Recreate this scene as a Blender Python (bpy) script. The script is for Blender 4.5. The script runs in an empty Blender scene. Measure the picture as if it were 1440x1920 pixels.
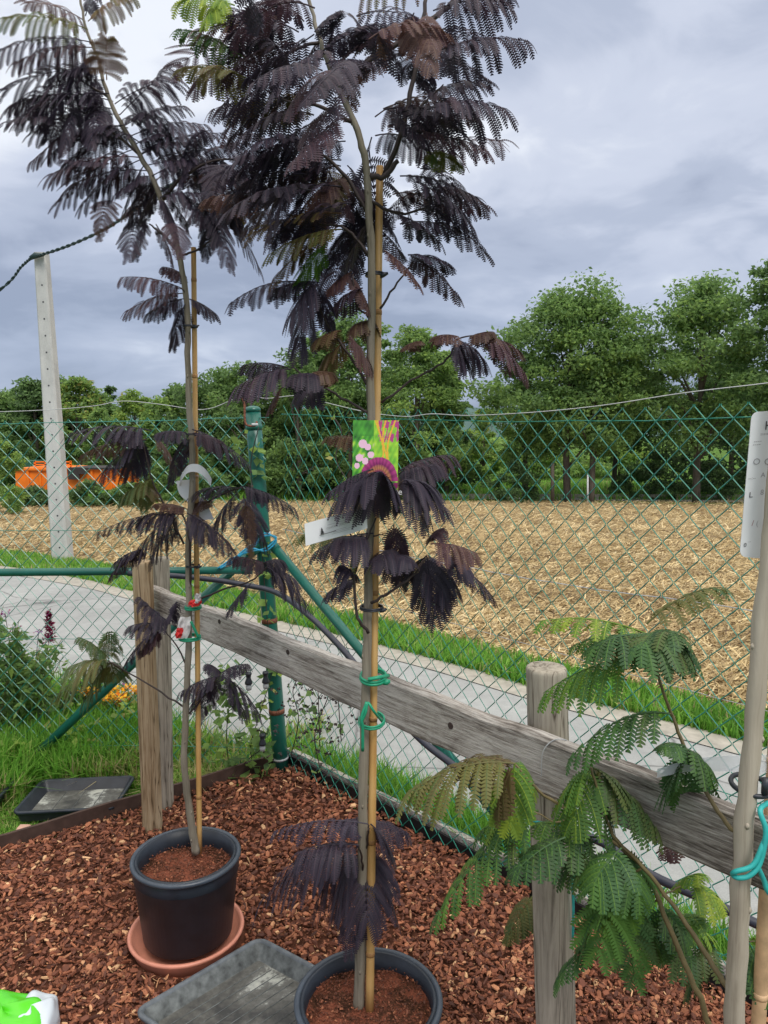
import bpy, math, random
import numpy as np
from mathutils import Vector
random.seed(7); rng = np.random.default_rng(7)
scene = bpy.context.scene
# ------------------------------------------------------------------ camera, world, sun
EYE = np.array([0.0, 0.0, 1.65]); FPX = 1400.0; PIT = math.radians(6.1)
cd = bpy.data.cameras.new('camera'); cam = bpy.data.objects.new('camera', cd)
scene.collection.objects.link(cam); scene.camera = cam
cam.location = EYE; cam.rotation_euler = (math.pi/2 - PIT, 0, 0)
cd.sensor_fit = 'VERTICAL'; cd.sensor_height = 24.0; cd.lens = FPX/1920*24.0
cd.clip_start = 0.05; cd.clip_end = 3000
SUN_EL, SUN_ROT = math.radians(52), math.radians(150)
w = bpy.data.worlds.new("World"); scene.world = w; w.use_nodes = True
nt = w.node_tree; nt.nodes.clear(); N = nt.nodes; Lk = nt.links.new
wo = N.new('ShaderNodeOutputWorld'); bg = N.new('ShaderNodeBackground'); bg.inputs['Strength'].default_value = 0.1
sky = N.new('ShaderNodeTexSky'); sky.sky_type = 'NISHITA'; sky.sun_disc = False
sky.sun_elevation = SUN_EL; sky.sun_rotation = SUN_ROT
tc = N.new('ShaderNodeTexCoord'); sep = N.new('ShaderNodeSeparateXYZ'); Lk(tc.outputs['Generated'], sep.inputs[0])
def wmath(op, a, b=None, c=None):
    n = N.new('ShaderNodeMath'); n.operation = op
    for i, v in enumerate((a, b, c)):
        if v is None: continue
        if isinstance(v, (int, float)): n.inputs[i].default_value = v
        else: Lk(v, n.inputs[i])
    return n.outputs[0]
def wmix(f, a, b):
    n = N.new('ShaderNodeMix'); n.data_type = 'RGBA'
    for s, v in ((n.inputs[0], f), (n.inputs[6], a), (n.inputs[7], b)):
        if isinstance(v, (int, float)): s.default_value = v
        elif isinstance(v, tuple): s.default_value = (*v, 1)
        else: Lk(v, s)
    return n.outputs[2]
zc = wmath('MAXIMUM', sep.outputs[2], 0.0)
den = wmath('ADD', zc, 0.22)
cx = wmath('DIVIDE', sep.outputs[0], den); cy = wmath('DIVIDE', sep.outputs[1], den)
comb = N.new('ShaderNodeCombineXYZ'); Lk(cx, comb.inputs[0]); Lk(cy, comb.inputs[1]); comb.inputs[2].default_value = 3.7
def wnoise(scale, detail, rough=0.5, dist=0.0):
    n = N.new('ShaderNodeTexNoise'); n.inputs['Scale'].default_value = scale; n.inputs['Detail'].default_value = detail
    n.inputs['Roughness'].default_value = rough; n.inputs['Distortion'].default_value = dist
    Lk(comb.outputs[0], n.inputs['Vector']); return n.outputs[0]
n1 = wnoise(0.95, 5, 0.5, 0.3); n2 = wnoise(2.9, 6, 0.55, 0.6)
nn = wmath('ADD', wmath('MULTIPLY', n1, 0.78), wmath('MULTIPLY', n2, 0.22))
def wramp(fac, stops):
    r = N.new('ShaderNodeValToRGB'); e = r.color_ramp.elements
    while len(e) < len(stops): e.new(0.5)
    for el, (p, c) in zip(e, stops): el.position = p; el.color = (*c, 1)
    r.color_ramp.interpolation = 'EASE'
    Lk(fac, r.inputs[0]); return r.outputs[0]
cl = wramp(nn, [(0.38, (3.1, 3.55, 4.7)), (0.47, (4.3, 4.8, 6.0)), (0.53, (5.6, 6.05, 7.2)), (0.60, (7.9, 8.25, 8.9))])
low = wramp(nn, [(0.38, (2.5, 3.05, 4.3)), (0.5, (3.3, 3.9, 5.3)), (0.62, (4.6, 5.2, 6.6))])
elev = N.new('ShaderNodeMapRange'); elev.interpolation_type = 'SMOOTHSTEP'
elev.inputs['From Min'].default_value = 0.02; elev.inputs['From Max'].default_value = 0.30; Lk(sep.outputs[2], elev.inputs[0])
mixc = wmix(elev.outputs[0], low, cl)
mixc = wmix(0.08, mixc, sky.outputs[0])
up = N.new('ShaderNodeMapRange'); up.inputs['From Min'].default_value = 0.48; up.inputs['From Max'].default_value = 0.8
up.inputs['To Min'].default_value = 1.0; up.inputs['To Max'].default_value = 1.9; Lk(sep.outputs[2], up.inputs[0])
neu = N.new('ShaderNodeMapRange'); neu.inputs['From Min'].default_value = 0.48; neu.inputs['From Max'].default_value = 0.75; Lk(sep.outputs[2], neu.inputs[0])
mixc = wmix(neu.outputs[0], mixc, (7.6, 7.3, 6.7))
vm = N.new('ShaderNodeVectorMath'); vm.operation = 'SCALE'; Lk(mixc, vm.inputs[0]); Lk(up.outputs[0], vm.inputs[3])
Lk(vm.outputs[0], bg.inputs[0]); Lk(bg.outputs[0], wo.inputs[0])
sl = bpy.data.lights.new('sun', 'SUN'); so = bpy.data.objects.new('sun', sl); scene.collection.objects.link(so)
sl.energy = 1.5; sl.angle = math.radians(22); sl.color = (1.0, 0.97, 0.93)
sd = Vector((math.sin(SUN_ROT)*math.cos(SUN_EL), math.cos(SUN_ROT)*math.cos(SUN_EL), math.sin(SUN_EL)))
so.rotation_euler = sd.to_track_quat('Z', 'Y').to_euler()
scene.view_settings.view_transform = 'Standard'; scene.view_settings.look = 'None'
scene.view_settings.exposure = 0.25; scene.view_settings.gamma = 1.0

# ------------------------------------------------------------------ placement helpers
def ray(px, py):
    u = (px-720)/FPX; v = (960-py)/FPX
    return np.array([u, math.cos(PIT)+v*math.sin(PIT), -math.sin(PIT)+v*math.cos(PIT)])
def at(px, py, Y):
    r = ray(px, py); return EYE + r*(Y/r[1])
def on(px, py, z=0.0):
    r = ray(px, py); return EYE + r*((z-EYE[2])/r[2])
def tz(y):
    y = np.asarray(y, float)
    return -0.045*np.clip(y-5, 0, 25)
def hit(px, py):
    r = ray(px, py); t = 5.0
    for _ in range(60):
        p = EYE + r*t; err = p[2]-float(tz(p[1])); t += err/(-r[2])*0.8
    return EYE + r*t
def nrm(v):
    v = np.asarray(v, float); return v/(np.linalg.norm(v)+1e-12)

# ------------------------------------------------------------------ materials
class M:
    def __init__(s, name, rough=0.7, spec=0.35):
        s.m = bpy.data.materials.new(name); s.m.use_nodes = True; s.t = s.m.node_tree
        s.b = s.t.nodes['Principled BSDF']; s.out = s.t.nodes['Material Output']
        s.b.inputs['Roughness'].default_value = rough; s.b.inputs['Specular IOR Level'].default_value = spec
        s.co = s.t.nodes.new('ShaderNodeTexCoord')
    def n(s, k): return s.t.nodes.new(k)
    def l(s, a, b): s.t.links.new(a, b)
    def vec(s, scale=(1, 1, 1)):
        mp = s.n('ShaderNodeMapping'); mp.inputs['Scale'].default_value = scale; s.l(s.co.outputs['Object'], mp.inputs[0]); return mp.outputs[0]
    def noise(s, scale, detail=4, rough=0.55, stretch=(1, 1, 1), dist=0.0):
        n = s.n('ShaderNodeTexNoise'); n.inputs['Scale'].default_value = scale; n.inputs['Detail'].default_value = detail
        n.inputs['Roughness'].default_value = rough; n.inputs['Distortion'].default_value = dist
        s.l(s.vec(stretch), n.inputs['Vector']); return n.outputs[0]
    def ramp(s, fac, stops):
        r = s.n('ShaderNodeValToRGB'); e = r.color_ramp.elements
        while len(e) < len(stops): e.new(0.5)
        for el, (p, c) in zip(e, stops): el.position = p; el.color = (*c, 1)
        s.l(fac, r.inputs[0]); return r.outputs[0]
    def attr(s, name):
        a = s.n('ShaderNodeAttribute'); a.attribute_name = name; return a.outputs['Fac']
    def mix(s, f, a, b, mode='MIX'):
        n = s.n('ShaderNodeMix'); n.data_type = 'RGBA'; n.blend_type = mode
        for sk, v in ((n.inputs[0], f), (n.inputs[6], a), (n.inputs[7], b)):
            if isinstance(v, (int, float)): sk.default_value = v
            elif isinstance(v, tuple): sk.default_value = (*v, 1)
            else: s.l(v, sk)
        return n.outputs[2]
    def math(s, op, a, b):
        n = s.n('ShaderNodeMath'); n.operation = op
        for i, v in enumerate((a, b)):
            if isinstance(v, (int, float)): n.inputs[i].default_value = v
            else: s.l(v, n.inputs[i])
        return n.outputs[0]
    def col(s, c):
        if isinstance(c, tuple): s.b.inputs['Base Color'].default_value = (*c, 1)
        else: s.l(c, s.b.inputs['Base Color'])
        s.c = c; return s
    def bump(s, h, strength=0.4, dist=0.01):
        b = s.n('ShaderNodeBump'); b.inputs['Strength'].default_value = strength; b.inputs['Distance'].default_value = dist
        s.l(h, b.inputs['Height']); s.l(b.outputs[0], s.b.inputs['Normal']); return s
    def translucent(s, amount, tint=(1, 1, 1)):
        tr = s.n('ShaderNodeBsdfTranslucent'); mx = s.n('ShaderNodeMixShader'); mx.inputs[0].default_value = amount
        c = s.mix(1.0, s.c, tint, 'MULTIPLY'); s.l(c, tr.inputs[0])
        s.l(s.b.outputs[0], mx.inputs[1]); s.l(tr.outputs[0], mx.inputs[2]); s.l(mx.outputs[0], s.out.inputs[0]); return s
def plain(name, c, rough=0.6, spec=0.4, var=0.25, scale=30, bump=0.15):
    m = M(name, rough, spec); n = m.noise(scale, 5)
    m.col(m.ramp(n, [(0.3, tuple(x*(1-var) for x in c)), (0.7, tuple(min(1, x*(1+var)) for x in c))]))
    if bump: m.bump(n, bump, 0.004)
    return m.m
def wood(name, dark, mid, light, axis='z', scale=1.0, rough=0.85, cracks=False):
    m = M(name, rough, 0.15)
    st = {'z': (1, 1, .06), 'x': (.06, 1, 1)}[axis]
    a = m.noise(55*scale, 6, 0.65, st, 0.6); b = m.noise(9*scale, 4, 0.6, tuple(x*1.0 if x < 1 else 1 for x in st), 2.2)
    c = m.noise(7, 3)
    v = m.math('ADD', m.math('MULTIPLY', a, 0.55), m.math('ADD', m.math('MULTIPLY', b, 0.3), m.math('MULTIPLY', c, 0.15)))
    cn = m.noise(11*scale, 3, 0.5, tuple(x*1.0 if x == 1 else .05 for x in st), 1.5)
    cr = m.math('ABSOLUTE', m.math('SUBTRACT', cn, 0.5), 0.0); crk = m.ramp(cr, [(0.0, (.30, .27, .25)), (0.010, (.62, .6, .58)), (0.022, (1, 1, 1))])
    m.col(m.mix(1.0, m.ramp(v, [(0.36, dark), (0.46, mid), (0.53, tuple((x+y)/2 for x, y in zip(mid, light))), (0.64, light)]), crk if cracks else (1., 1., 1.), 'MULTIPLY'))
    m.bump(v, 0.9, 0.006); return m.m
MAT = {}
MAT['post'] = wood('weathered_pine', (.14, .085, .042), (.34, .24, .14), (.56, .44, .29), scale=1.5, cracks=True)
MAT['post_grey'] = wood('grey_weathered_pine', (.10, .085, .065), (.32, .285, .23), (.50, .45, .365), scale=1.5, cracks=True)
def rail_mat():
    m = M('silvered_board', 0.9, 0.1)
    a = m.noise(95, 8, 0.75, (.05, 1, 1), 0.8); b = m.noise(6, 6, 0.65, (.45, 1, 1), 1.2); f = m.noise(320, 3, 0.6, (.10, 1, 1))
    v = m.math('ADD', m.math('MULTIPLY', a, 0.5), m.math('ADD', m.math('MULTIPLY', b, 0.32), m.math('MULTIPLY', f, 0.18)))
    m.col(m.ramp(v, [(0.38, (.055, .045, .038)), (0.44, (.19, .165, .145)), (0.50, (.37, .335, .30)), (0.58, (.60, .565, .52))]))
    m.bump(v, 1.0, 0.008); return m.m
MAT['rail'] = rail_mat()
MAT['bark1'] = wood('silk_tree_bark', (.10, .085, .065), (.22, .19, .145), (.34, .305, .245), scale=0.8)
MAT['bark3'] = wood('pale_silk_tree_bark', (.20, .165, .125), (.40, .345, .275), (.53, .47, .385), scale=0.6)
MAT['twig'] = plain('dark_twig', (.045, .03, .028), 0.6)
MAT['twig_red'] = plain('green_brown_twig', (.17, .13, .06), 0.6)
def film():
    m = M('clear_film', 0.35, 0.5); m.col((.8, .82, .85)); tr = m.n('ShaderNodeBsdfTransparent'); mx = m.n('ShaderNodeMixShader'); mx.inputs[0].default_value = .55; m.l(m.b.outputs[0], mx.inputs[1]); m.l(tr.outputs[0], mx.inputs[2]); m.l(mx.outputs[0], m.out.inputs[0]); return m.m
MAT['clear_film'] = film()
def bamboo():
    m = M('bamboo', 0.4, 0.5); a = m.noise(60, 4, 0.6, (1, 1, .03)); b = m.noise(6, 3)
    v = m.math('ADD', m.math('MULTIPLY', a, 0.5), m.math('MULTIPLY', b, 0.5))
    m.col(m.ramp(v, [(0.33, (.42, .22, .07)), (0.5, (.58, .34, .12)), (0.68, (.70, .46, .20))])); m.bump(a, 0.2, 0.002); return m.m
MAT['bamboo'] = bamboo()
MAT['bamboo_pale'] = plain('pale_bamboo', (.72, .47, .27), 0.45)
MAT['node'] = plain('bamboo_node', (.36, .19, .07), 0.6)
MAT['green_paint'] = plain('green_powder_coat', (.010, .12, .09), 0.32, 0.55, 0.12, 15, 0.03)
MAT['green_wire'] = plain('green_plastic_wire', (.02, .23, .165), 0.3, 0.6, 0.15, 20, 0)
MAT['galv'] = plain('galvanised_wire', (.50, .51, .52), 0.35, 0.6, 0.2, 60, 0)
MAT['rust'] = plain('rusty_steel', (.22, .085, .05), 0.75, 0.3, 0.5, 90)
MAT['black_plastic'] = plain('black_plastic', (.022, .025, .033), 0.42, 0.5, 0.3, 25, 0.05)
MAT['hose'] = plain('dark_hose', (.03, .032, .05), 0.38, 0.6, 0.2, 20, 0.03)
MAT['pot'] = plain('anthracite_pot', (.020, .026, .037), 0.42, 0.5, 0.3, 18, 0.05)
MAT['pot_rim'] = plain('anthracite_rim', (.050, .064, .085), 0.38, 0.55, 0.2, 18, 0.05)
MAT['terracotta'] = plain('terracotta_plastic', (.62, .25, .17), 0.45, 0.5, 0.15, 18, 0.05)
MAT['white_plastic'] = plain('white_plastic', (.78, .78, .80), 0.4, 0.5, 0.05, 12, 0.05)
MAT['ink'] = plain('printed_ink', (.05, .05, .055), 0.6)
MAT['ink_pale'] = plain('faded_ink', (.38, .36, .38), 0.6)
MAT['ink_red'] = plain('faded_red_ink', (.38, .14, .16), 0.6)
MAT['white_ink'] = plain('white_ink', (.85, .85, .85), 0.6)
MAT['tie_green'] = plain('green_rubber_tie', (.015, .30, .16), 0.45, 0.5, 0.15)
MAT['tie_cyan'] = plain('turquoise_cord', (.03, .40, .38), 0.5, 0.5, 0.15)
MAT['rope_blue'] = plain('blue_rope', (.02, .28, .45), 0.5, 0.5, 0.3, 120)
MAT['white_tape'] = plain('white_tape', (.80, .76, .74), 0.5)
MAT['red_tape'] = plain('red_tape', (.75, .03, .03), 0.5)
MAT['orange'] = plain('orange_paint', (.85, .20, .012), 0.5, 0.4, 0.12, 3, 0.05)
MAT['dark_tarp'] = plain('dark_tarpaulin', (.04, .035, .035), 0.8)
MAT['far_green'] = plain('dark_green_sheet', (.02, .10, .06), 0.6)
def concrete():
    m = M('pole_concrete', 0.85, 0.2); a = m.noise(7, 6, 0.6, (1, 1, .4)); b = m.noise(80, 3)
    v = m.math('ADD', m.math('MULTIPLY', a, 0.7), m.math('MULTIPLY', b, 0.3))
    m.col(m.ramp(v, [(0.36, (.42, .42, .40)), (0.5, (.50, .50, .48)), (0.64, (.57, .565, .54))])); m.bump(v, 0.3, 0.01); return m.m
MAT['concrete'] = concrete()
def leafmat(name, stops, amount=0.25, rough=0.5, spec=0.35):
    m = M(name, rough, spec); t = m.attr('tint'); r = m.attr('rnd')
    c = m.ramp(t, stops); k = m.ramp(r, [(0.0, (.58, .58, .58)), (1.0, (1.0, 1.0, 1.0))]); k = m.mix(1.0, k, (1.35, 1.35, 1.35), 'MULTIPLY')
    m.col(m.mix(1.0, c, k, 'MULTIPLY')); m.translucent(amount); return m.m
SILK = [(0.0, (.048, .039, .062)), (0.25, (.105, .050, .060)), (0.45, (.15, .085, .050)), (0.6, (.15, .15, .04)), (0.72, (.050, .120, .045)), (0.86, (.115, .24, .04)), (1.0, (.34, .42, .04))]
MAT['silk'] = leafmat('silk_tree_leaflets', SILK, 0.35, 0.55, 0.4)
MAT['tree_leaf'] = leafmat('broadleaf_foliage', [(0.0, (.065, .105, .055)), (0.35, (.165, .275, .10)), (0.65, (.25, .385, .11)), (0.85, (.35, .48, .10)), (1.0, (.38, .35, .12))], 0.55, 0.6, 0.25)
MAT['grass'] = leafmat('grass_blades', [(0.0, (.07, .18, .03)), (0.4, (.16, .38, .05)), (0.72, (.27, .50, .08)), (0.88, (.38, .44, .14)), (1.0, (.50, .41, .22))], 0.5, 0.5, 0.3)
MAT['straw'] = leafmat('straw_pieces', [(0.0, (.13, .085, .045)), (0.3, (.34, .245, .12)), (0.7, (.53, .40, .20)), (1.0, (.72, .59, .35))], 0.15, 0.6, 0.25)
MAT['chip'] = leafmat('bark_chips', [(0.0, (.055, .021, .014)), (0.3, (.125, .044, .026)), (0.55, (.22, .076, .040)), (0.8, (.36, .14, .070)), (1.0, (.60, .36, .19))], 0.0, 0.65, 0.3)
MAT['flower'] = leafmat('flower_petals', [(0.0, (.16, .01, .045)), (0.3, (.30, .02, .08)), (0.5, (.25, .06, .45)), (0.7, (.85, .22, .02)), (1.0, (.90, .58, .03))], 0.3)
MAT['trunk'] = wood('tree_bark', (.04, .032, .025), (.09, .075, .06), (.16, .14, .11))
def ground_mat():
    m = M('turf_ground', 0.95, 0.1); a = m.noise(1.1, 5); b = m.noise(20, 5, 0.7)
    v = m.math('ADD', m.math('MULTIPLY', a, 0.5), m.math('MULTIPLY', b, 0.5))
    m.col(m.ramp(v, [(0.36, (.06, .05, .025)), (0.46, (.07, .12, .025)), (0.56, (.10, .22, .03)), (0.66, (.16, .25, .05))])); m.bump(b, 0.7, 0.03); return m.m
def field_mat():
    m = M('stubble_soil', 0.95, 0.1); a = m.noise(2.2, 6, 0.65, (.55, 1.4, 1)); b = m.noise(26, 5, 0.75, (.45, 1.4, 1)); c = m.noise(0.35, 3)
    v = m.math('ADD', m.math('MULTIPLY', a, 0.35), m.math('ADD', m.math('MULTIPLY', b, 0.5), m.math('MULTIPLY', c, 0.15)))
    m.col(m.ramp(v, [(0.40, (.11, .08, .045)), (0.46, (.24, .175, .10)), (0.53, (.38, .29, .16)), (0.60, (.54, .42, .25))])); m.bump(b, 0.8, 0.05); return m.m
def road_mat():
    m = M('pale_asphalt', 0.85, 0.2); a = m.noise(1.3, 5, 0.6); b = m.noise(140, 3, 0.7); c = m.noise(12, 5, 0.7)
    v = m.math('ADD', m.math('MULTIPLY', a, 0.4), m.math('ADD', m.math('MULTIPLY', b, 0.3), m.math('MULTIPLY', c, 0.3)))
    m.col(m.ramp(v, [(0.36, (.22, .225, .222)), (0.46, (.30, .305, .30)), (0.54, (.345, .352, .345)), (0.64, (.42, .428, .415))])); m.bump(b, 0.3, 0.004)
    vo = m.n('ShaderNodeTexVoronoi'); vo.feature = 'DISTANCE_TO_EDGE'; vo.inputs['Scale'].default_value = .55; dn = m.n('ShaderNodeMix'); dn.data_type = 'VECTOR'; dn.inputs[0].default_value = .12; m.l(m.co.outputs['Object'], dn.inputs[4]); nn_ = m.n('ShaderNodeTexNoise'); nn_.inputs['Scale'].default_value = 3; nn_.inputs['Detail'].default_value = 6; m.l(m.co.outputs['Object'], nn_.inputs[0]); m.l(nn_.outputs['Color'], dn.inputs[5]); m.l(dn.outputs[1], vo.inputs['Vector'])
    cr = m.ramp(vo.outputs['Distance'], [(0.0, (.45, .45, .45)), (0.006, (1, 1, 1))]); m.col(m.mix(1.0, m.c, cr, 'MULTIPLY')); return m.m
MAT['ground'] = ground_mat(); MAT['field'] = field_mat(); MAT['road'] = road_mat()
MAT['gutter'] = plain('gutter_concrete', (.37, .345, .30), 0.9, 0.15, 0.2, 14)
MAT['soil_dark'] = plain('mulch_soil', (.09, .036, .022), 0.95, 0.1, 0.5, 40, 0.6)
def potsoil():
    m = M('pot_soil', 0.95, 0.1); a = m.noise(16, 5, 0.6); b = m.noise(160, 4, 0.75)
    v = m.math('ADD', m.math('MULTIPLY', a, 0.6), m.math('MULTIPLY', b, 0.4))
    m.col(m.ramp(v, [(0.40, (.05, .025, .015)), (0.48, (.12, .05, .03)), (0.55, (.27, .085, .05)), (0.66, (.40, .15, .09))])); m.bump(b, 0.9, 0.01); return m.m
MAT['pot_soil'] = potsoil()
def tray_mat():
    m = M('dusty_tray', 0.6, 0.4); a = m.noise(5.5, 5, 0.6, (1, 1, 1), 0.6); b = m.noise(45, 5, 0.7)
    v = m.math('ADD', m.math('MULTIPLY', a, 0.72), m.math('MULTIPLY', b, 0.28))
    m.col(m.ramp(v, [(0.40, (.045, .045, .045)), (0.50, (.10, .098, .09)), (0.56, (.15, .15, .14)), (0.60, (.38, .39, .36)), (0.70, (.55, .55, .48))])); m.bump(b, 0.2, 0.004); return m.m
MAT['tray_floor'] = tray_mat()
MAT['tray_side'] = plain('scuffed_tray', (.11, .12, .12), 0.55, 0.4, 0.65, 35, 0.2)
MAT['tray_rim'] = plain('tray_rim', (.12, .135, .15), 0.5, 0.45, 0.3, 35, 0.1)
MAT['bag_green'] = plain('green_film', (.10, .62, .02), 0.25, 0.6, 0.1, 6, 0.1)
MAT['bag_white'] = plain('white_film', (.62, .68, .74), 0.3, 0.6, 0.05, 6, 0.1)
MAT['edge_brown'] = plain('brown_edging', (.075, .045, .035), 0.7, 0.3, 0.3, 20)
MAT['edge_black'] = plain('black_sheet', (.012, .012, .014), 0.45, 0.4, 0.3, 20, 0.3)
MAT['card_green'] = leafmat('printed_picture', [(0.0, (.02, .10, .02)), (0.3, (.10, .42, .04)), (0.5, (.42, .72, .05)), (0.65, (.75, .45, .60)), (0.8, (.75, .40, .04)), (0.9, (.20, .01, .10)), (1.0, (.42, .05, .20))], 0.0, 0.3, 0.5)
MAT['glass'] = plain('pale_bulb', (.45, .47, .48), 0.15, 0.6)
MAT['brick'] = plain('pink_stone', (.55, .33, .25), 0.9)

# ------------------------------------------------------------------ mesh helpers
C = scene.collection
def wloc(o):
    v = Vector((0, 0, 0))
    while o: v += o.location; o = o.parent
    return np.array(v)
class G:
    def __init__(s): s.V = []; s.F = []; s.A = []; s.T = []; s.n = 0
    def add(s, V, F, rnd=0.5, tint=0.0):
        V = np.asarray(V, float).reshape(-1, 3); F = np.asarray(F, int)
        s.V.append(V); s.F.append(F + s.n); s.n += len(V)
        s.A.append(np.broadcast_to(np.asarray(rnd, float), (len(F),)).copy()); s.T.append(np.broadcast_to(np.asarray(tint, float), (len(F),)).copy())
    def build(s, name, mat, parent=None, smooth=False, attrs=True, mats=None):
        V = np.concatenate(s.V); off = wloc(parent) if parent else np.zeros(3)
        me = bpy.data.meshes.new(name); me.vertices.add(len(V)); me.vertices.foreach_set('co', (V-off).astype(np.float32).ravel())
        nl = sum(f.size for f in s.F); me.loops.add(nl); me.loops.foreach_set('vertex_index', np.concatenate([f.ravel() for f in s.F]).astype(np.int32))
        tot = np.concatenate([np.full(len(f), f.shape[1]) for f in s.F]); st = np.concatenate([[0], np.cumsum(tot)[:-1]])
        me.polygons.add(len(tot)); me.polygons.foreach_set('loop_start', st.astype(np.int32))
        me.update(calc_edges=True); me.validate()
        me.polygons.foreach_set('use_smooth', np.full(len(me.polygons), bool(smooth)))
        if attrs and len(me.polygons) == len(tot):
            for nm, arr in (('rnd', s.A), ('tint', s.T)):
                a = me.attributes.new(nm, 'FLOAT', 'FACE'); a.data.foreach_set('value', np.concatenate(arr).astype(np.float32))
        me.materials.append(MAT[mat]); o = bpy.data.objects.new(name, me); C.objects.link(o)
        if parent: o.parent = parent
        return o
def box(g, c, s, ax=None, rnd=0.5, tint=0.0, bev=0.0):
    c = np.array(c, float); s = np.array(s, float)/2
    ax = np.eye(3) if ax is None else np.array(ax, float)
    if bev <= 0:
        q = np.array([[x, y, z] for x in (-1, 1) for y in (-1, 1) for z in (-1, 1)], float)*s
        F = [[0, 1, 3, 2], [4, 6, 7, 5], [0, 4, 5, 1], [2, 3, 7, 6], [0, 2, 6, 4], [1, 5, 7, 3]]
        g.add(c + q @ ax, F, rnd, tint)
    else:   # long box along axis 0 with an octagonal section
        b = bev; Y, Z = s[1], s[2]
        prof = [(-Y+b, -Z), (Y-b, -Z), (Y, -Z+b), (Y, Z-b), (Y-b, Z), (-Y+b, Z), (-Y, Z-b), (-Y, -Z+b)]
        rings = []; xs = [(-s[0], .8), (-s[0]+b, 1), (s[0]-b, 1), (s[0], .8)]
        for x, k in xs: rings += [[x, p[0]*(1 if k == 1 else 1-b/Y), p[1]*(1 if k == 1 else 1-b/Z)] for p in prof]
        V = c + np.array(rings) @ ax; F = []
        for r in range(3):
            for i in range(8): j = (i+1) % 8; F.append([r*8+i, r*8+j, r*8+8+j, r*8+8+i])
        g.add(V, F, rnd, tint); n0 = g.n-32
        g.F.append(np.array([[n0+7-i for i in range(8)]])); g.F.append(np.array([[n0+24+i for i in range(8)]]))
        for _ in range(2): g.A.append(np.array([rnd])); g.T.append(np.array([tint]))
def tube(g, pts, r, n=8, rnd=0.5, tint=0.0, cap=True, closed=False):
    P = np.array(pts, float); m = len(P); r = np.broadcast_to(np.asarray(r, float), (m,))
    T = np.gradient(P, axis=0) if m > 2 else np.repeat((P[1:]-P[:1]), 2, 0)
    T /= (np.linalg.norm(T, axis=1, keepdims=True)+1e-12)
    a = np.array([0, 0, 1.0]) if abs(T[0][2]) < .8 else np.array([1.0, 0, 0]); u = nrm(np.cross(T[0], a)); V = []
    th = np.arange(n)*2*math.pi/n
    for i in range(m):
        u = nrm(u - T[i]*np.dot(u, T[i])); w_ = np.cross(T[i], u)
        V.append(P[i] + r[i]*(np.cos(th)[:, None]*u + np.sin(th)[:, None]*w_))
    V = np.concatenate(V); F = []; i = np.arange(n); j = (i+1) % n
    for k in range(m-1): F.append(np.stack([k*n+i, k*n+j, k*n+n+j, k*n+n+i], 1))
    g.add(V, np.concatenate(F), rnd, tint)
    if cap:
        n0 = g.n-len(V)
        g.F.append(np.array([n0+i[::-1]])); g.F.append(np.array([n0+(m-1)*n+i]))
        for _ in range(2): g.A.append(np.array([rnd])); g.T.append(np.array([tint]))
def lathe(g, c, prof, n=64, tint=0.0):
    c = np.array(c, float); th = np.arange(n)*2*math.pi/n; V = []
    for r, z in prof: V.append(np.stack([c[0]+r*np.cos(th), c[1]+r*np.sin(th), np.full(n, c[2]+z)], 1))
    F = []; i = np.arange(n); j = (i+1) % n
    for k in range(len(prof)-1): F.append(np.stack([k*n+i, k*n+j, k*n+n+j, k*n+n+i], 1))
    g.add(np.concatenate(V), np.concatenate(F), 0.5, tint)
def smooth_path(pts, k=6):
    P = np.array(pts, float); out = []
    Q = np.vstack([2*P[0]-P[1], P, 2*P[-1]-P[-2]])
    for i in range(1, len(Q)-2):
        for t in np.arange(k)/k:
            a, b, c, d = Q[i-1], Q[i], Q[i+1], Q[i+2]
            out.append(.5*((2*b)+(c-a)*t+(2*a-5*b+4*c-d)*t*t+(-a+3*b-3*c+d)*t**3))
    out.append(P[-1]); return np.array(out)
def tag(o, label=None, cat=None, group=None, kind=None):
    if label: o['label'] = label
    if cat: o['category'] = cat
    if group: o['group'] = group
    if kind: o['kind'] = kind
    return o
def thing(name, loc, label, cat, group=None):
    o = bpy.data.objects.new(name, None); C.objects.link(o); o.location = Vector(loc); o.empty_display_size = .1
    return tag(o, label, cat, group)
def vnoise(x, y, seed=0):
    return (np.sin(x*1.7+seed)+np.sin(y*2.3+seed*1.3)+np.sin((x+y)*1.1+seed*2.1)+np.sin(x*3.9-y*2.7+seed))*0.25

# ------------------------------------------------------------------ setting
def sheet(name, xs, ys, zf, mat):
    X, Y = np.meshgrid(xs, ys); Z = zf(X, Y); g = G(); nx = len(xs)
    i = (np.arange(len(ys)-1)[:, None]*nx + np.arange(nx-1)[None]).ravel()
    g.add(np.stack([X, Y, Z], -1).reshape(-1, 3), np.stack([i, i+1, i+nx+1, i+nx], 1)); return tag(g.build(name, mat, smooth=True), kind='structure')
ysg = np.concatenate([[-6, -2], np.linspace(0, 10, 60), np.linspace(11, 40, 40), [50, 70, 100, 200, 500, 1500]])
xsg = np.concatenate([[-1200, -400, -120, -50], np.linspace(-30, 30, 61), [50, 120, 400, 1200]])
gnd = sheet('ground', xsg, ysg, lambda X, Y: tz(Y) - 0.012 + 0*X, 'ground')
def ribbon(name, top, bot, mat, lift, k=6, nsub=8):
    a = smooth_path([hit(*p) for p in top], k); b = smooth_path([hit(*p) for p in bot], k)
    g = G(); m = len(a); rows = []
    for t in np.linspace(0, 1, nsub+1):
        r = a*(1-t)+b*t; r[:, 2] = tz(r[:, 1]) + lift; rows.append(r)
    i = (np.arange(nsub)[:, None]*m + np.arange(m-1)[None]).ravel()
    g.add(np.concatenate(rows), np.stack([i+m, i+m+1, i+1, i], 1)); return tag(g.build(name, mat, smooth=True), kind='structure'), a, b
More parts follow.
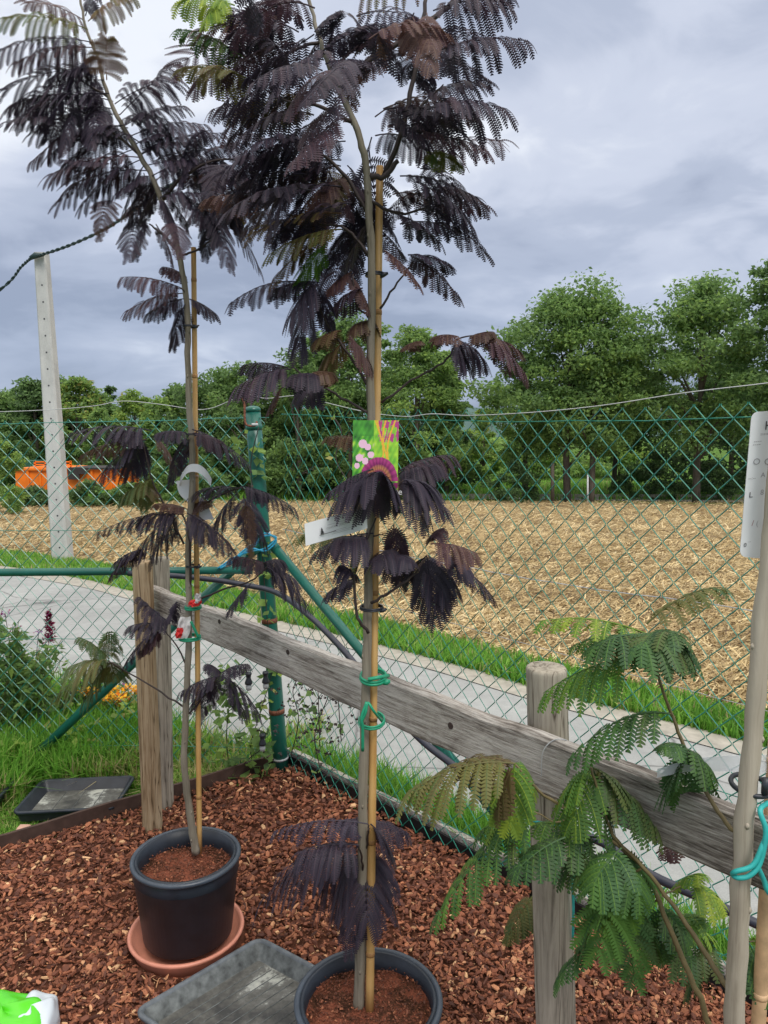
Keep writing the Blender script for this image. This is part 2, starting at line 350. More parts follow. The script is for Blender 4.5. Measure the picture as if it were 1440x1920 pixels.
road_far = [(-400, 1022), (-150, 1040), (0, 1060), (150, 1084), (250, 1108), (400, 1137), (540, 1168), (735, 1215), (985, 1285), (1200, 1340), (1440, 1402), (1900, 1530)]
road_near = [(-1100, 1330), (-600, 1320), (-100, 1316), (150, 1320), (300, 1385), (500, 1412), (600, 1430), (700, 1455), (850, 1525), (1100, 1650), (1440, 1812), (2400, 2300)]
r1, ra, rb = ribbon('road', road_far, road_near, 'road', 0.0)
g_near = [(x, y+15+max(0, x)*0.010) for x, y in road_far]
ribbon('road_gutter', road_far, g_near, 'gutter', 0.006, nsub=2)
fe = [(-600, 1005), (-200, 1020), (0, 1038), (150, 1056), (250, 1076), (400, 1104), (620, 1155), (735, 1180), (985, 1243), (1200, 1298), (1440, 1355), (2100, 1520)]
ff = [(-1400, 946), (-500, 946), (0, 946), (200, 945), (400, 943), (600, 941), (800, 940), (1000, 941), (1200, 944), (1440, 947), (2000, 950), (2600, 952)]
fld, fa, fb = ribbon('field', ff, fe, 'field', 0.004, nsub=12)
ribbon('far_road', [(740, 931.5), (900, 931), (1100, 932), (1300, 933), (1500, 934), (1700, 935)], [(740, 935), (900, 936), (1100, 938), (1300, 941), (1500, 943), (1700, 944)], 'road', 0.012, nsub=2)
# mulch bed outline: two edgings meeting at the corner post
CORN = on(536, 1436, 0.0); EL = on(-260, 1650, 0.0); EL0 = on(0, 1600, 0.0); ER = on(1440, 1908, 0.0)
dR = nrm(ER-CORN); dL = nrm(EL0-CORN)
nR = np.array([dR[1], -dR[0], 0]); nL = np.array([-dL[1], dL[0], 0])
if np.dot(nR, np.array([0, 0, 0])-CORN) < 0: nR = -nR
if np.dot(nL, np.array([0, 0, 0])-CORN) < 0: nL = -nL
def inbed(x, y, m=0.0):
    return ((x-CORN[0])*nR[0]+(y-CORN[1])*nR[1] > m) & ((x-CORN[0])*nL[0]+(y-CORN[1])*nL[1] > m)
def bedz(x, y):
    d = np.minimum((x-CORN[0])*nR[0]+(y-CORN[1])*nR[1], (x-CORN[0])*nL[0]+(y-CORN[1])*nL[1])
    return 0.012 + 0.03*np.clip(d/0.35, 0, 1) + 0.012*vnoise(x*3, y*3, 2)
gm = G(); bx, by = np.meshgrid(np.linspace(-3.2, 3.2, 120), np.linspace(0.1, 3.7, 80)); ok = inbed(bx, by, 0.0)
idx = (np.arange(79)[:, None]*120+np.arange(119)[None]).ravel(); okf = ok.ravel()
q = np.stack([idx, idx+1, idx+121, idx+120], 1); q = q[okf[q].all(1)]
gm.add(np.stack([bx, by, bedz(bx, by)-0.008], -1).reshape(-1, 3), q); tag(gm.build('mulch_bed', 'soil_dark', smooth=True), kind='structure')

# bark chips
def chips(name, n, sampler, zf, smin, smax, mat='chip', parent=None, lo=0.0, hi=1.0, tilt=0.5):
    x, y, sc = sampler(n); n = len(x); z = zf(x, y)
    L = (smin+(smax-smin)*rng.random(n)**1.7)*sc; W = L*rng.uniform(.30, .72, n); H = L*rng.uniform(.08, .20, n); lg = (rng.random(n) < .12) & (smax > .02); L[lg] *= 1.7; W[lg] *= .45
    a = rng.uniform(0, 2*math.pi, n); tx = rng.normal(0, tilt, n); ty = rng.normal(0, tilt, n)
    ca, sa = np.cos(a), np.sin(a)
    U = np.stack([ca, sa, np.sin(tx)], 1); U /= np.linalg.norm(U, axis=1, keepdims=True)
    Vv = np.stack([-sa, ca, np.sin(ty)], 1); Vv -= U*np.sum(U*Vv, 1, keepdims=True); Vv /= np.linalg.norm(Vv, axis=1, keepdims=True)
    Wn = np.cross(U, Vv); c = np.stack([x, y, z+rng.uniform(0, .012, n)*sc+H*.5], 1)
    # hexagonal chip outline with irregular corners
    ang = np.array([0.15, 1.0, 2.2, 3.2, 4.1, 5.3]); P = []
    for s_ in (-1, 1):
        for k in range(6):
            rr = rng.uniform(.7, 1.15, n)*(1 if s_ < 0 else .86)
            P.append(c + U*(L*.5*rr*math.cos(ang[k]))[:, None] + Vv*(W*.5*rr*math.sin(ang[k]))[:, None] + Wn*(H*s_*rng.uniform(.3, .8, n))[:, None])
    P = np.stack(P, 1).reshape(-1, 3); b = (np.arange(n)*12)[:, None]
    g = G(); r = rng.uniform(0, 1, n); t = np.clip(rng.beta(2.0, 2.2, n)*(hi-lo)+lo, 0, 1); t[rng.random(n) < .03] = min(1, hi)
    quads = []; 
    for k in range(6): quads.append(b + np.array([[k, (k+1) % 6, 6+(k+1) % 6, 6+k]]))
    Q = np.stack(quads, 1).reshape(-1, 4)
    g.add(P, Q, np.repeat(r, 6), np.repeat(t, 6))
    g.F.append((b+np.array([[6, 7, 8, 9, 10, 11]]))); g.A.append(r); g.T.append(t)
    return g.build(name, mat, parent)
C1_, C2_ = on(349, 1600, .325), on(691, 1868, .305)
TA = np.array([-.385, 2.16, 0]); TU = nrm(np.array([.82, -.575, 0])); TV = nrm(np.array([-.70, -.715, 0]))
def samp_bed(n):
    xs, ys = [], []
    y = rng.uniform(1.0, 3.6, n*3); x = rng.uniform(-1, 1, n*3)*(y*.62+.35); keep = inbed(x, y, 0.01)
    pr = np.clip(1.9/y, .35, 1.0)**1.2; keep &= rng.random(len(x)) < pr; keep &= (np.hypot(x-C1_[0], y-C1_[1]) > .185) & (np.hypot(x-C2_[0], y-C2_[1]) > .15)
    ta, tb = (x-TA[0])*TU[0]+(y-TA[1])*TU[1], (x-TA[0])*TV[0]+(y-TA[1])*TV[1]; keep &= ~((ta > -.03) & (ta < .41) & (tb > -.01) & (tb < .49))
    x, y = x[keep][:n], y[keep][:n]; return x, y, np.clip(.8+.25*(y-1.5), .85, 1.25)
mul = chips('bark_mulch', 68000, samp_bed, bedz, .005, .033)
tag(mul, 'reddish brown bark chips covering the planting bed', 'bark mulch', kind='stuff')

# edgings
def edging(name, A, B, mat, h, th, label, wav=0.0, outward=None):
    P = smooth_path([A*(1-t)+B*t + np.array([0, 0, wav*math.sin(7*t+1)]) for t in np.linspace(0, 1, 9)], 3)
    d = nrm(B-A); nv = np.array([-d[1], d[0], 0]); g = G(); V = []
    for i, p in enumerate(P):
        j = 0.003*math.sin(i*1.3)
        for a, b in ((-1, -.05), (1, -.05), (1, h+j), (-1, h+j)): V.append(p + nv*a*th/2 + np.array([0, 0, b]))
    F = []
    for i in range(len(P)-1):
        for k in range(4): m_ = (k+1) % 4; F.append([i*4+k, i*4+m_, i*4+4+m_, i*4+4+k])
    F += [[3, 2, 1, 0], [len(V)-4, len(V)-3, len(V)-2, len(V)-1]]
    g.add(V, F); return g.build(name, mat)
ELf = CORN + dL*3.4; ERf = CORN + dR*3.4
e1 = thing('bed_edging', CORN, 'dark brown plastic edging along the left side of the bark bed', 'edging')
o = edging('edging_strip', CORN, ELf, 'edge_brown', .075, .014, ''); o.parent = e1; o.location = -Vector(CORN)
e2 = thing('bed_edging', CORN+dR*.05, 'grey wooden edging board with black sheet along the right side of the bed', 'edging')
o = edging('board', CORN-nR*.018, ERf-nR*.018, 'rail', .085, .026, '', .004); o.parent = e2; o.location = -e2.location
o = edging('black_sheet', CORN+nR*.008, ERf+nR*.008, 'edge_black', .066, .010, '', .008); o.parent = e2; o.location = -e2.location

# ------------------------------------------------------------------ grass, straw
def blades(name, x, y, z, h, tint, label, wid=(.003, .007), lean=.5, mat='grass', cat='grass'):
    n = len(x); a = rng.uniform(0, 2*math.pi, n); ln = rng.normal(0, lean, n)*h; wd = rng.uniform(*wid, n)
    dx, dy = np.cos(a)*ln, np.sin(a)*ln; b = rng.uniform(0, math.pi, n); sx, sy = np.cos(b)*wd, np.sin(b)*wd
    rows = []
    for t, wk in ((0, 1), (.5, .8), (1, .12)):
        cxp = x+dx*t*t; cyp = y+dy*t*t; czp = z+h*(t-.25*t*t*np.abs(ln)/np.maximum(h, 1e-3))
        rows += [np.stack([cxp-sx*wk, cyp-sy*wk, czp], 1), np.stack([cxp+sx*wk, cyp+sy*wk, czp], 1)]
    P = np.stack(rows, 1).reshape(-1, 3); bse = (np.arange(n)*6)[:, None]
    Q = np.concatenate([bse+[[0, 1, 3, 2]], bse+[[2, 3, 5, 4]]], 0); g = G(); r = rng.uniform(0, 1, n)
    g.add(P, Q, np.tile(r, 2), np.tile(tint, 2)); return tag(g.build(name, mat), label, cat, kind='stuff')
def band(a, b, n, jit=0.0):
    i = rng.integers(0, len(a)-1, n*2)
    wgt = np.linalg.norm(a[i+1]-a[i], axis=1); keep = rng.random(len(i)) < wgt/np.percentile(wgt, 92); i = i[keep][:n]
    u = rng.random(len(i)); t = rng.uniform(-jit, 1+jit, len(i))
    p = (a[i]*(1-u)[:, None]+a[i+1]*u[:, None]); q_ = (b[i]*(1-u)[:, None]+b[i+1]*u[:, None]); return p*(1-t)[:, None]+q_*t[:, None]
# far verge between road and field
A1 = smooth_path([hit(*p) for p in road_far[1:]], 10); B1 = smooth_path([hit(*p) for p in fe[1:]], 10)
P = band(A1, B1, 34000, .06); hN = rng.uniform(.04, .12, len(P))
blades('verge_grass', P[:, 0], P[:, 1], tz(P[:, 1]), hN, np.clip(rng.normal(.52, .22, len(P))+.25*vnoise(P[:, 0]*2, P[:, 1]*2, 5)+.5*(rng.random(len(P)) < .06), 0, 1), 'bright green grass verge between the road and the stubble field', (.004, .009))
# near strip between road and right edging
def strip_pts(n):
    y = rng.uniform(1.2, 3.9, n); x = rng.uniform(-1.0, 2.4, n); d = -((x-CORN[0])*nR[0]+(y-CORN[1])*nR[1])
    out = (d > .03); bi = np.interp(x, rb[:, 0][np.argsort(rb[:, 0])], rb[:, 1][np.argsort(rb[:, 0])]); out &= (y < bi+.05); return x[out], y[out], d[out]
x, y, d = strip_pts(90000); hN = rng.uniform(.05, .17, len(x))*np.clip(1.1-d, .4, 1)
blades('roadside_grass', x, y, 0*x, hN, np.clip(rng.normal(.5, .18, len(x)), 0, 1), 'fresh green grass strip between the right fence and the road', (.002, .0045))
_q = [on(*p)*[1, 1, 0] for p in ((78, 1464, .05), (266, 1456, .05), (2, 1545, .05))]
def lmask(x, y):
    u = (_q[1]-_q[0])[:2]; v = (_q[2]-_q[0])[:2]; M2 = np.linalg.inv(np.stack([u, v], 1)); r = np.stack([x-_q[0][0], y-_q[0][1]], 0); ab = M2 @ r
    return (ab[0] > -.12) & (ab[0] < 1.1) & (ab[1] > -.12) & (ab[1] < 1.5) | ((x < _q[0][0]-.02) & (dd_(x, y) < .42) & (dd_(x, y) > .05))
def dd_(x, y): return -((x-CORN[0])*nL[0]+(y-CORN[1])*nL[1])
# left garden grass
n = 85000; y = rng.uniform(2.6, 4.6, n); x = rng.uniform(-3.2, -.35, n); bi = np.interp(x, rb[:, 0], rb[:, 1])
dd = -((x-CORN[0])*nL[0]+(y-CORN[1])*nL[1]); intray = lmask(x, y); k = (dd > .35) & (y < bi) | ((dd > .03) & (dd <= .35) & (rng.random(n) < .25)); k &= ~intray; x, y, dd = x[k], y[k], dd[k]
hN = rng.uniform(.08, .26, len(x))*np.clip(dd*1.6, .3, 1); ti = np.where(dd < .45, rng.normal(.75, .25, len(x)), rng.normal(.48, .16, len(x)))
blades('garden_grass', x, y, 0*x, hN, np.clip(ti, 0, 1), 'tall bright green grass behind the left bed edging', (.003, .007), .6)
n = 16000; u_r, v_r = rng.uniform(-.3, 1.3, n), rng.uniform(-.5, 1.6, n); xy = _q[0][:2]+u_r[:, None]*(_q[1]-_q[0])[:2]+v_r[:, None]*(_q[2]-_q[0])[:2]; x, y = xy[:, 0], xy[:, 1]
k = ~((u_r > -.05) & (u_r < 1.03) & (v_r > -.03) & (v_r < .85)) & (dd_(x, y) > .02) & lmask(x, y); x, y = x[k], y[k]
blades('moss_tufts', x, y, 0*x-.012, rng.uniform(.012, .05, len(x)), np.clip(rng.normal(.55, .3, len(x)), 0, 1), 'short mossy grass and dry bits around the black trays', (.0015, .004), 1.2)
# broad weed leaves in the left grass
def leafcloud(g, c, n, size, tint, rad, flat=0.5, asp=.5, down=0.0, tw=.1):
    c = np.array(c, float); rad = np.broadcast_to(np.asarray(rad, float), (3,))
    d = rng.normal(0, 1, (n, 3)); d /= np.linalg.norm(d, axis=1, keepdims=True); rr = rng.random(n)**(.45)
    p = c + d*rr[:, None]*rad
    u = rng.normal(0, 1, (n, 3)); u[:, 2] = u[:, 2]*.6-down; u /= np.linalg.norm(u, axis=1, keepdims=True)
    v = np.cross(u, rng.normal(0, 1, (n, 3))+np.array([0, 0, flat*3])); v /= np.linalg.norm(v, axis=1, keepdims=True)+1e-9
    nn_ = np.cross(u, v)
    L = (rng.uniform(.6, 1.3, n)*size)[:, None]; W = L*asp
    q = np.stack([p, p+u*L*.45+v*W*.5+nn_*L*.05, p+u*L, p+u*L*.45-v*W*.5+nn_*L*.05], 1).reshape(-1, 3)
    F = np.arange(n*4).reshape(-1, 4); g.add(q, F, rng.uniform(0, 1, n), np.clip(rng.normal(tint, tw, n), 0, 1))
g = G()
for _ in range(110):
    x = rng.uniform(-2.6, -.6); y = rng.uniform(3.3, 4.0)
    if -((x-CORN[0])*nL[0]+(y-CORN[1])*nL[1]) < .6: continue
    leafcloud(g, (x, y, rng.uniform(.06, .2)), 14, .045, .85, (.08, .08, .07), .9, .7)
tag(g.build('ground_weeds', 'tree_leaf'), 'broad leafed green weeds among the grass by the left brace', 'weeds', kind='stuff')
# stubble straw
def straw(n, y0, y1, size, seed):
    y = y0*(y1/y0)**rng.random(n*2) if y0 > 0 else 0; x = rng.uniform(-1, 1, n*2)*(y*.56+.8)
    fy = np.interp(x, fb[:, 0], fb[:, 1]); k = (y > fy+.02*y0); x, y = x[k][:n], y[k][:n]; n = len(x)
    a = np.where(rng.random(n) < .6, rng.normal(.25, .55, n), rng.uniform(0, math.pi, n)); el = np.abs(rng.normal(0, .22, n)); st = rng.random(n) < .03; el[st] = rng.uniform(.7, 1.4, st.sum())
    L = rng.uniform(.4, 1.4, n)*size; L[st] *= .5; W = rng.uniform(.005, .013, n)*(.8+y*.03)
    d = np.stack([np.cos(a)*np.cos(el), np.sin(a)*np.cos(el), np.sin(el)], 1); s = np.cross(d, rng.normal(0, .5, (n, 3))+[0, 0, 1]); s /= np.linalg.norm(s, axis=1, keepdims=True)
    p = np.stack([x, y, tz(y)+rng.uniform(.006, .05, n)], 1); e = p + d*L[:, None]; mid = (p+e)/2+rng.normal(0, .012, (n, 3))*(L/.2)[:, None]
    W = W[:, None]/2; V = np.stack([p-s*W, p+s*W, mid+s*W, mid-s*W, e+s*W, e-s*W], 1).reshape(-1, 3); b = (np.arange(n)*6)[:, None]
    t = np.clip(rng.normal(.52, .26, n)+.22*vnoise(x*.9, y*1.6, seed)+.12*vnoise(x*3, y*4, seed+2)+.16*np.sin((y+.12*x)*8.4)*np.clip((y-5)/6, 0, 1), 0, 1); r = rng.random(n)
    return V, np.concatenate([b+[[0, 1, 2, 3]], b+[[3, 2, 4, 5]]]), np.tile(r, 2), np.tile(t, 2)
g = G(); g.add(*straw(70000, 3.6, 14, .10, 1)); g.add(*straw(52000, 12, 30, .17, 2)); tag(g.build('straw', 'straw'), 'chopped straw and maize stubble strewn over the field', 'straw', kind='stuff')

# ------------------------------------------------------------------ chain-link fences
PC = on(528, 1447, 0.0)   # corner post foot
FR = nrm(np.array([1.096, 1.97, 0])-PC*[1, 1, 0]); FLd = nrm(np.array([-2.9, PC[1]+.12, 0])-PC*[1, 1, 0])
def fence(A, d, length, zt, name, label, nwires, sag=.05, y0=.03):
    root = thing(name, A, label, 'fence'); nv = np.array([-d[1], d[0], 0]); P2, h = .0375, .0415
    def pt(s, z, off=0.0):
        s = np.asarray(s, float); z = np.asarray(z, float)
        zz = z - sag*np.sin(np.clip(s/length, 0, 1)*math.pi)*(z/zt) + .004*vnoise(s*9, z*5, 4)
        ss = s + .008*vnoise(z*4, s*2.1, 1)
        wv = off + .012*vnoise(s*2, z*3, 3)
        return A + d*ss[..., None] + nv*wv[..., None] + np.array([0, 0, 1.0])*zz[..., None]
    g = G(); nz = int((zt+.05-y0)/h); kk = 0
    for k in range(int(length/P2)):
        j = np.arange(nz+1); z = y0 + j*h; s = (k + ((j+k) % 2))*P2 + .02
        off = np.where((j+k) % 2 == 0, .0022, -.0022)
        if k % 2: z = z[:]; 
        # bowed segments: corner points doubled with small rounding
        zz = np.repeat(z, 2).astype(float); ss = np.repeat(s, 2).astype(float); oo = np.repeat(off, 2)
        zz[0::2] -= .003; zz[1::2] += .003; ss += np.where(np.repeat((j+k) % 2, 2) == 0, .0016, -.0016)
        tube(g, pt(ss, zz, oo), .0018, 4, cap=False)
    g.build('wire_mesh', 'green_wire', root)
    for (z, mat, rr, jt) in nwires:
        g = G(); s = np.linspace(0, length, 40); tube(g, pt(s, np.full(40, z)+jt*np.sin(s*1.9+z*7), .004), rr, 5); g.build('line_wire', mat, root)
    return root, pt
fr_, fpt = fence(PC+FR*.03, FR, 3.1, 1.735, 'chain_link_fence', 'green chain link fence running from the corner post to the right', [(1.735, 'green_wire', .0019, .0), (1.19, 'galv', .0017, .01), (.93, 'galv', .0012, .03), (.62, 'green_wire', .0016, 0), (.12, 'green_wire', .0016, 0)])
fl_, lpt = fence(PC+FLd*.03, FLd, 3.2, 1.72, 'chain_link_fence', 'green chain link fence running left from the corner post', [(1.72, 'green_wire', .0019, .0), (1.20, 'green_wire', .0014, .0), (.66, 'green_wire', .0016, 0), (.12, 'green_wire', .0016, 0)], .03)
# corner post
t = thing('corner_post', PC, 'thick dark green metal corner post with clamp bands at the meeting of the fences', 'fence post')
top = at(474, 772, PC[1]+.02); axd = top-PC; R_ = .036
g = G(); tube(g, [PC+axd*s for s in np.linspace(-.03, 1, 8)], R_, 24); g.build('post', 'green_paint', t, True)
g = G(); u_ = nrm(axd); tube(g, [top, top+u_*.012, top+u_*.022, top+u_*.027], [R_*1.06, R_*1.05, R_*.8, R_*.3], 24); g.build('cap', 'green_paint', t, True)
for yy, mt, hh in ((800, 'green_paint', .012), (993, 'galv', .006), (1155, 'rust', .011), (1328, 'rust', .011), (1420, 'galv', .005)):
    s = (yy-772)/(1447-772); c = top-axd*s; g = G(); tube(g, [c-u_*hh, c+u_*hh], R_*1.07, 24); g.build('clamp_band', mt, t, True)
g = G(); h0 = at(468, 798, PC[1]-.05)
tube(g, smooth_path([at(452, 742, PC[1]-.05), at(458, 758, PC[1]-.05), at(459, 785, PC[1]-.05), at(463, 797, PC[1]-.05), at(478, 798, PC[1]-.05), at(482, 790, PC[1]-.05)]), .005, 8); hk_ = g.build('hook', 'rust', t, True)
g = G(); c = at(478, 796, PC[1]-.06); tube(g, [c-[.014, 0, 0], c+[.014, 0, 0]], .007, 6); g.build('bolt', 'galv', hk_)
t = thing('insulator', at(458, 738, PC[1]-.05), 'small black round insulator holding the loose silver wire above the corner post', 'insulator')
g = G(); c = at(458, 738, PC[1]-.05); tube(g, [c-[.022, 0, 0], c-[.014, 0, 0], c-[.006, 0, 0], c+[.006, 0, 0], c+[.014, 0, 0], c+[.022, 0, 0]], [.014, .02, .011, .011, .02, .014], 14); g.build('knob', 'black_plastic', t, True)
Yc = PC[1]
g = G(); Z = lambda px, py: None
def fenceY(px):     # forward distance of the right fence plane at an image column
    u = (px-720)/FPX; best = None
    # solve X = u*depth along the fence line near eye height
    X0, Y0 = PC[0], PC[1]; k_ = .994
    s = (u*k_*Y0 - X0)/(FR[0]-u*k_*FR[1]); return Y0+FR[1]*s
pts = [at(-80, 774, Yc), at(60, 770, Yc), at(170, 762, Yc), at(230, 752, Yc), at(300, 758, Yc), at(380, 768, Yc), at(430, 752, Yc), at(456, 740, Yc-.05)]
pts += [at(475, 741, Yc-.06), at(500, 747, Yc-.1)] + [at(a, b, fenceY(a)) for a, b in ((560, 742), (620, 757), (690, 773), (760, 781), (810, 776), (880, 779), (1000, 773), (1130, 760), (1280, 737), (1440, 718), (1560, 700))]
tube(g, smooth_path(pts, 5), .0016, 5); tag(g.build('loose_wire', 'galv'), 'loose silver wire strung above the chain link fences', 'wire')
# braces and pipe
def brace(name, a, b, r, label, cat='brace tube', mat='green_paint', knob=True):
    t = thing(name, b, label, cat); g = G(); tube(g, [a, (a+b)/2, b], r, 16); g.build('tube', mat, t, True)
    if knob: g = G(); d = nrm(b-a); tube(g, [a-d*.012, a+d*.03], r*1.12, 16); g.build('end_cap', mat, t, True)
    return t
ba = at(505, 1022, Yc-.02)+FR*.03; bb = PC+FR*1.35+np.array([0, 0, -.02]); bb = at(960, 1560, 2.62); 
brace('brace_tube', ba, bb, .021, 'green brace tube sloping from the corner post down to the right behind the rail')
la = at(478, 1030, Yc-.04); lb = on(28, 1452, 0.0)
brace('brace_tube', la, lb, .021, 'green brace tube sloping from the corner post down to the grass on the left')
brace('cross_pipe', at(468, 1069, Yc-.10), at(-260, 1076, Yc-.14), .018, 'horizontal green pipe crossing behind the two tall wooden posts', 'pipe')
g = G(); hy = lambda px: fenceY(px)-.09
hp = [at(240, 1075, Yc-.16), at(330, 1080, Yc-.15), at(400, 1087, Yc-.14), at(460, 1097, Yc-.16), at(520, 1112, Yc-.25), at(580, 1155, 3.02), at(640, 1215, 2.85), at(690, 1275, 2.7), at(780, 1378, 2.5), at(850, 1435, 2.35), at(930, 1500, 2.25), at(1030, 1545, 2.12), at(1130, 1580, 2.02), at(1220, 1640, 1.92), at(1330, 1690, 1.82), at(1440, 1742, 1.74), at(1620, 1820, 1.6)]
tube(g, smooth_path(hp, 5), .0125, 10); tag(g.build('hose', 'hose', smooth=True), 'dark grey flexible hose sagging along the fence behind the rail', 'hose')
t = thing('blue_rope', at(500, 1025, Yc-.08), 'bright blue rope wound from the pipe to the corner post', 'rope')
for kx in range(2):
    g = G(); o_ = (0, 5)[kx]
    tube(g, smooth_path([at(408+o_, 1066, Yc-.13), at(440, 1045+o_, Yc-.10), at(470, 1034-o_, Yc-.09), at(498, 1028+o_, Yc-.085), at(518, 1008+o_, Yc-.075), at(496, 1005-o_, Yc-.08), at(478, 1018+o_, Yc-.085), at(452, 1036+o_, Yc-.09), at(430, 1060, Yc-.11)]), .0042, 8); g.build('strand', 'rope_blue', t, True)
# lamp sockets of the garden lights
for px, py, Y_, lb_ in ((466, 1270, 3.2, 'black garden light socket hanging just left of the corner post under the rail'), (492, 1385, 3.3, 'black garden light with clear bulb hanging low beside the corner post'), (498, 1268, 3.3, 'black garden light socket pressed against the corner post under the rail')):
    c = at(px, py, Y_); t = thing('garden_light', c, lb_, 'garden light', 'garden lights by the corner post')
    g = G(); lathe(g, c, [(.001, .022), (.013, .022), (.015, .014), (.012, .010), (.010, -.004), (.017, -.022), (.017, -.030), (.001, -.030)], 16); sk_ = g.build('socket', 'black_plastic', t, True)
    g = G(); lathe(g, c, [(.010, -.030), (.014, -.042), (.012, -.056), (.001, -.062)], 16); g.build('bulb', 'glass', sk_, True)
# ------------------------------------------------------------------ wooden posts and rail
def wpost(name, base, topp, r, mat, label, seed):
    t = thing(name, base, label, 'wooden post', 'round wooden posts of the rail'); n = 40; m = 26; V = []; rs = np.random.default_rng(seed)
    ph = rs.uniform(0, 6, 6); cr = rs.uniform(0, 2*math.pi)
    th = np.arange(n)*2*math.pi/n; hs = np.concatenate([np.linspace(0, .985, m-3), [.993, .998, 1.0]])
    for i, s in enumerate(hs):
        c = base+(topp-base)*s; k = 1.0 if i < m-3 else (1.0, .965, .90)[i-(m-3)]
        rr = r*k*(1+.018*np.sin(2*th+ph[0]+s*3)+.012*np.sin(3*th+ph[1]-s*5)+.010*math.sin(s*9+ph[2])+.05*0)
        dcr = np.abs((th-cr-.25*math.sin(s*5)+math.pi) % (2*math.pi)-math.pi); rr = rr*(1-.16*np.exp(-(dcr/.07)**2)*(1 if s < .75 else .4))
        V.append(np.stack([c[0]+rr*np.cos(th), c[1]+rr*np.sin(th), np.full(n, c[2])], 1))
    V = np.concatenate(V); F = []; i = np.arange(n); j = (i+1) % n
    for k in range(m-1): F.append(np.stack([k*n+i, k*n+j, k*n+n+j, k*n+n+i], 1))
    g = G(); g.add(V, np.concatenate(F)); g.F.append(np.array([(m-1)*n+i])); g.A.append(np.array([.5])); g.T.append(np.array([.5]))
    g.build('shaft', mat, t, True); return t
p1b = on(286, 1551, 0.03); wpost('wooden_post', p1b-[0, 0, .05], at(267, 1052, p1b[1]), .0395, 'post', 'tall brown round wooden post at the left end of the rail, behind the pot', 3)
p2b = on(311, 1528, 0.03)+np.array([0, .06, 0]); p2b = np.array([at(311, 1535, 3.14)[0], 3.14, 0]); wpost('wooden_post', p2b-[0, 0, .05], at(301, 1045, 3.14), .036, 'post_grey', 'slimmer greyish wooden post half hidden behind the brown one', 5)
FY = 1.625; p3t = at(1024, 1250, FY); wpost('wooden_post', np.array([at(1043, 1920, FY)[0]+.012, FY, 0]), p3t, .0465, 'post_grey', 'grey round wooden post in front right, wrapped by green leaves', 8)
# rail
RA = at(282, 1133, 3.06); RB = at(1000, 1413, 1.545); RC = at(1395, 1583, 1.215)
RA[2] = .955; RB[2] = .957; dirr = nrm((RC-RA)*[1, 1, 0]); Rlen = np.linalg.norm((RC-RA)[:2])+.35
print('RAIL', RA, RB, RC)
t = thing('wooden_rail', RA, 'weathered grey wooden board rail fixed between the posts', 'rail')
g = G(); ns, hh, th_ = 60, .061, .018; nv = np.array([-dirr[1], dirr[0], 0]); V = []
for i in range(ns+1):
    s = i/ns*Rlen; c = RA + dirr*s; c[2] = .955+(RC[2]-.955)*(s/(Rlen-.35)); c = c + nv*.004*math.sin(s*3)
    up_ = .002*math.sin(s*23)+.0025*math.sin(s*9+1); dn_ = .002*math.sin(s*17+2)
    for a, b in ((-1, -hh+.006+dn_), (-.7, -hh+dn_), (.7, -hh+dn_), (1, -hh+.006+dn_), (1, hh-.008+up_), (.6, hh+up_), (-.6, hh+up_), (-1, hh-.008+up_)):
        V.append([*(c+nv*a*th_)[:2], c[2]+b])
V = np.array(V); F = []
for i in range(ns):
    for k in range(8): m_ = (k+1) % 8; F.append([i*8+k, i*8+8+k, i*8+8+m_, i*8+m_])
# express in the board's own frame so that the grain runs along it
ca, sa = dirr[0], dirr[1]; loc = V-RA; Lx = loc[:, 0]*ca+loc[:, 1]*sa; Ly = -loc[:, 0]*sa+loc[:, 1]*ca
g.add(np.stack([Lx, Ly, loc[:, 2]], 1), F); g.F.append(np.array([np.arange(8)])); g.F.append(np.array([ns*8+np.arange(8)[::-1]]))
for _ in range(2): g.A.append(np.array([.5])); g.T.append(np.array([.5]))
bo = g.build('board', 'rail'); bo.parent = t; t.rotation_euler = (0, 0, math.atan2(dirr[1], dirr[0]))
for s_, z_ in ((1.06, .02), (1.76, .0), (.62, .03)):
    g = G(); th8 = np.arange(12)*math.pi/6; c = np.array([s_, -th_-.0015+.004*math.sin(s_*3), z_])
    for rr_ in (1.0,): tube(g, [c+[0, .004, 0], c+[0, -.0005, 0]], [.009, .008], 14)
    k_ = g.build('knot', 'twig'); k_.parent = t
exec_silk = True
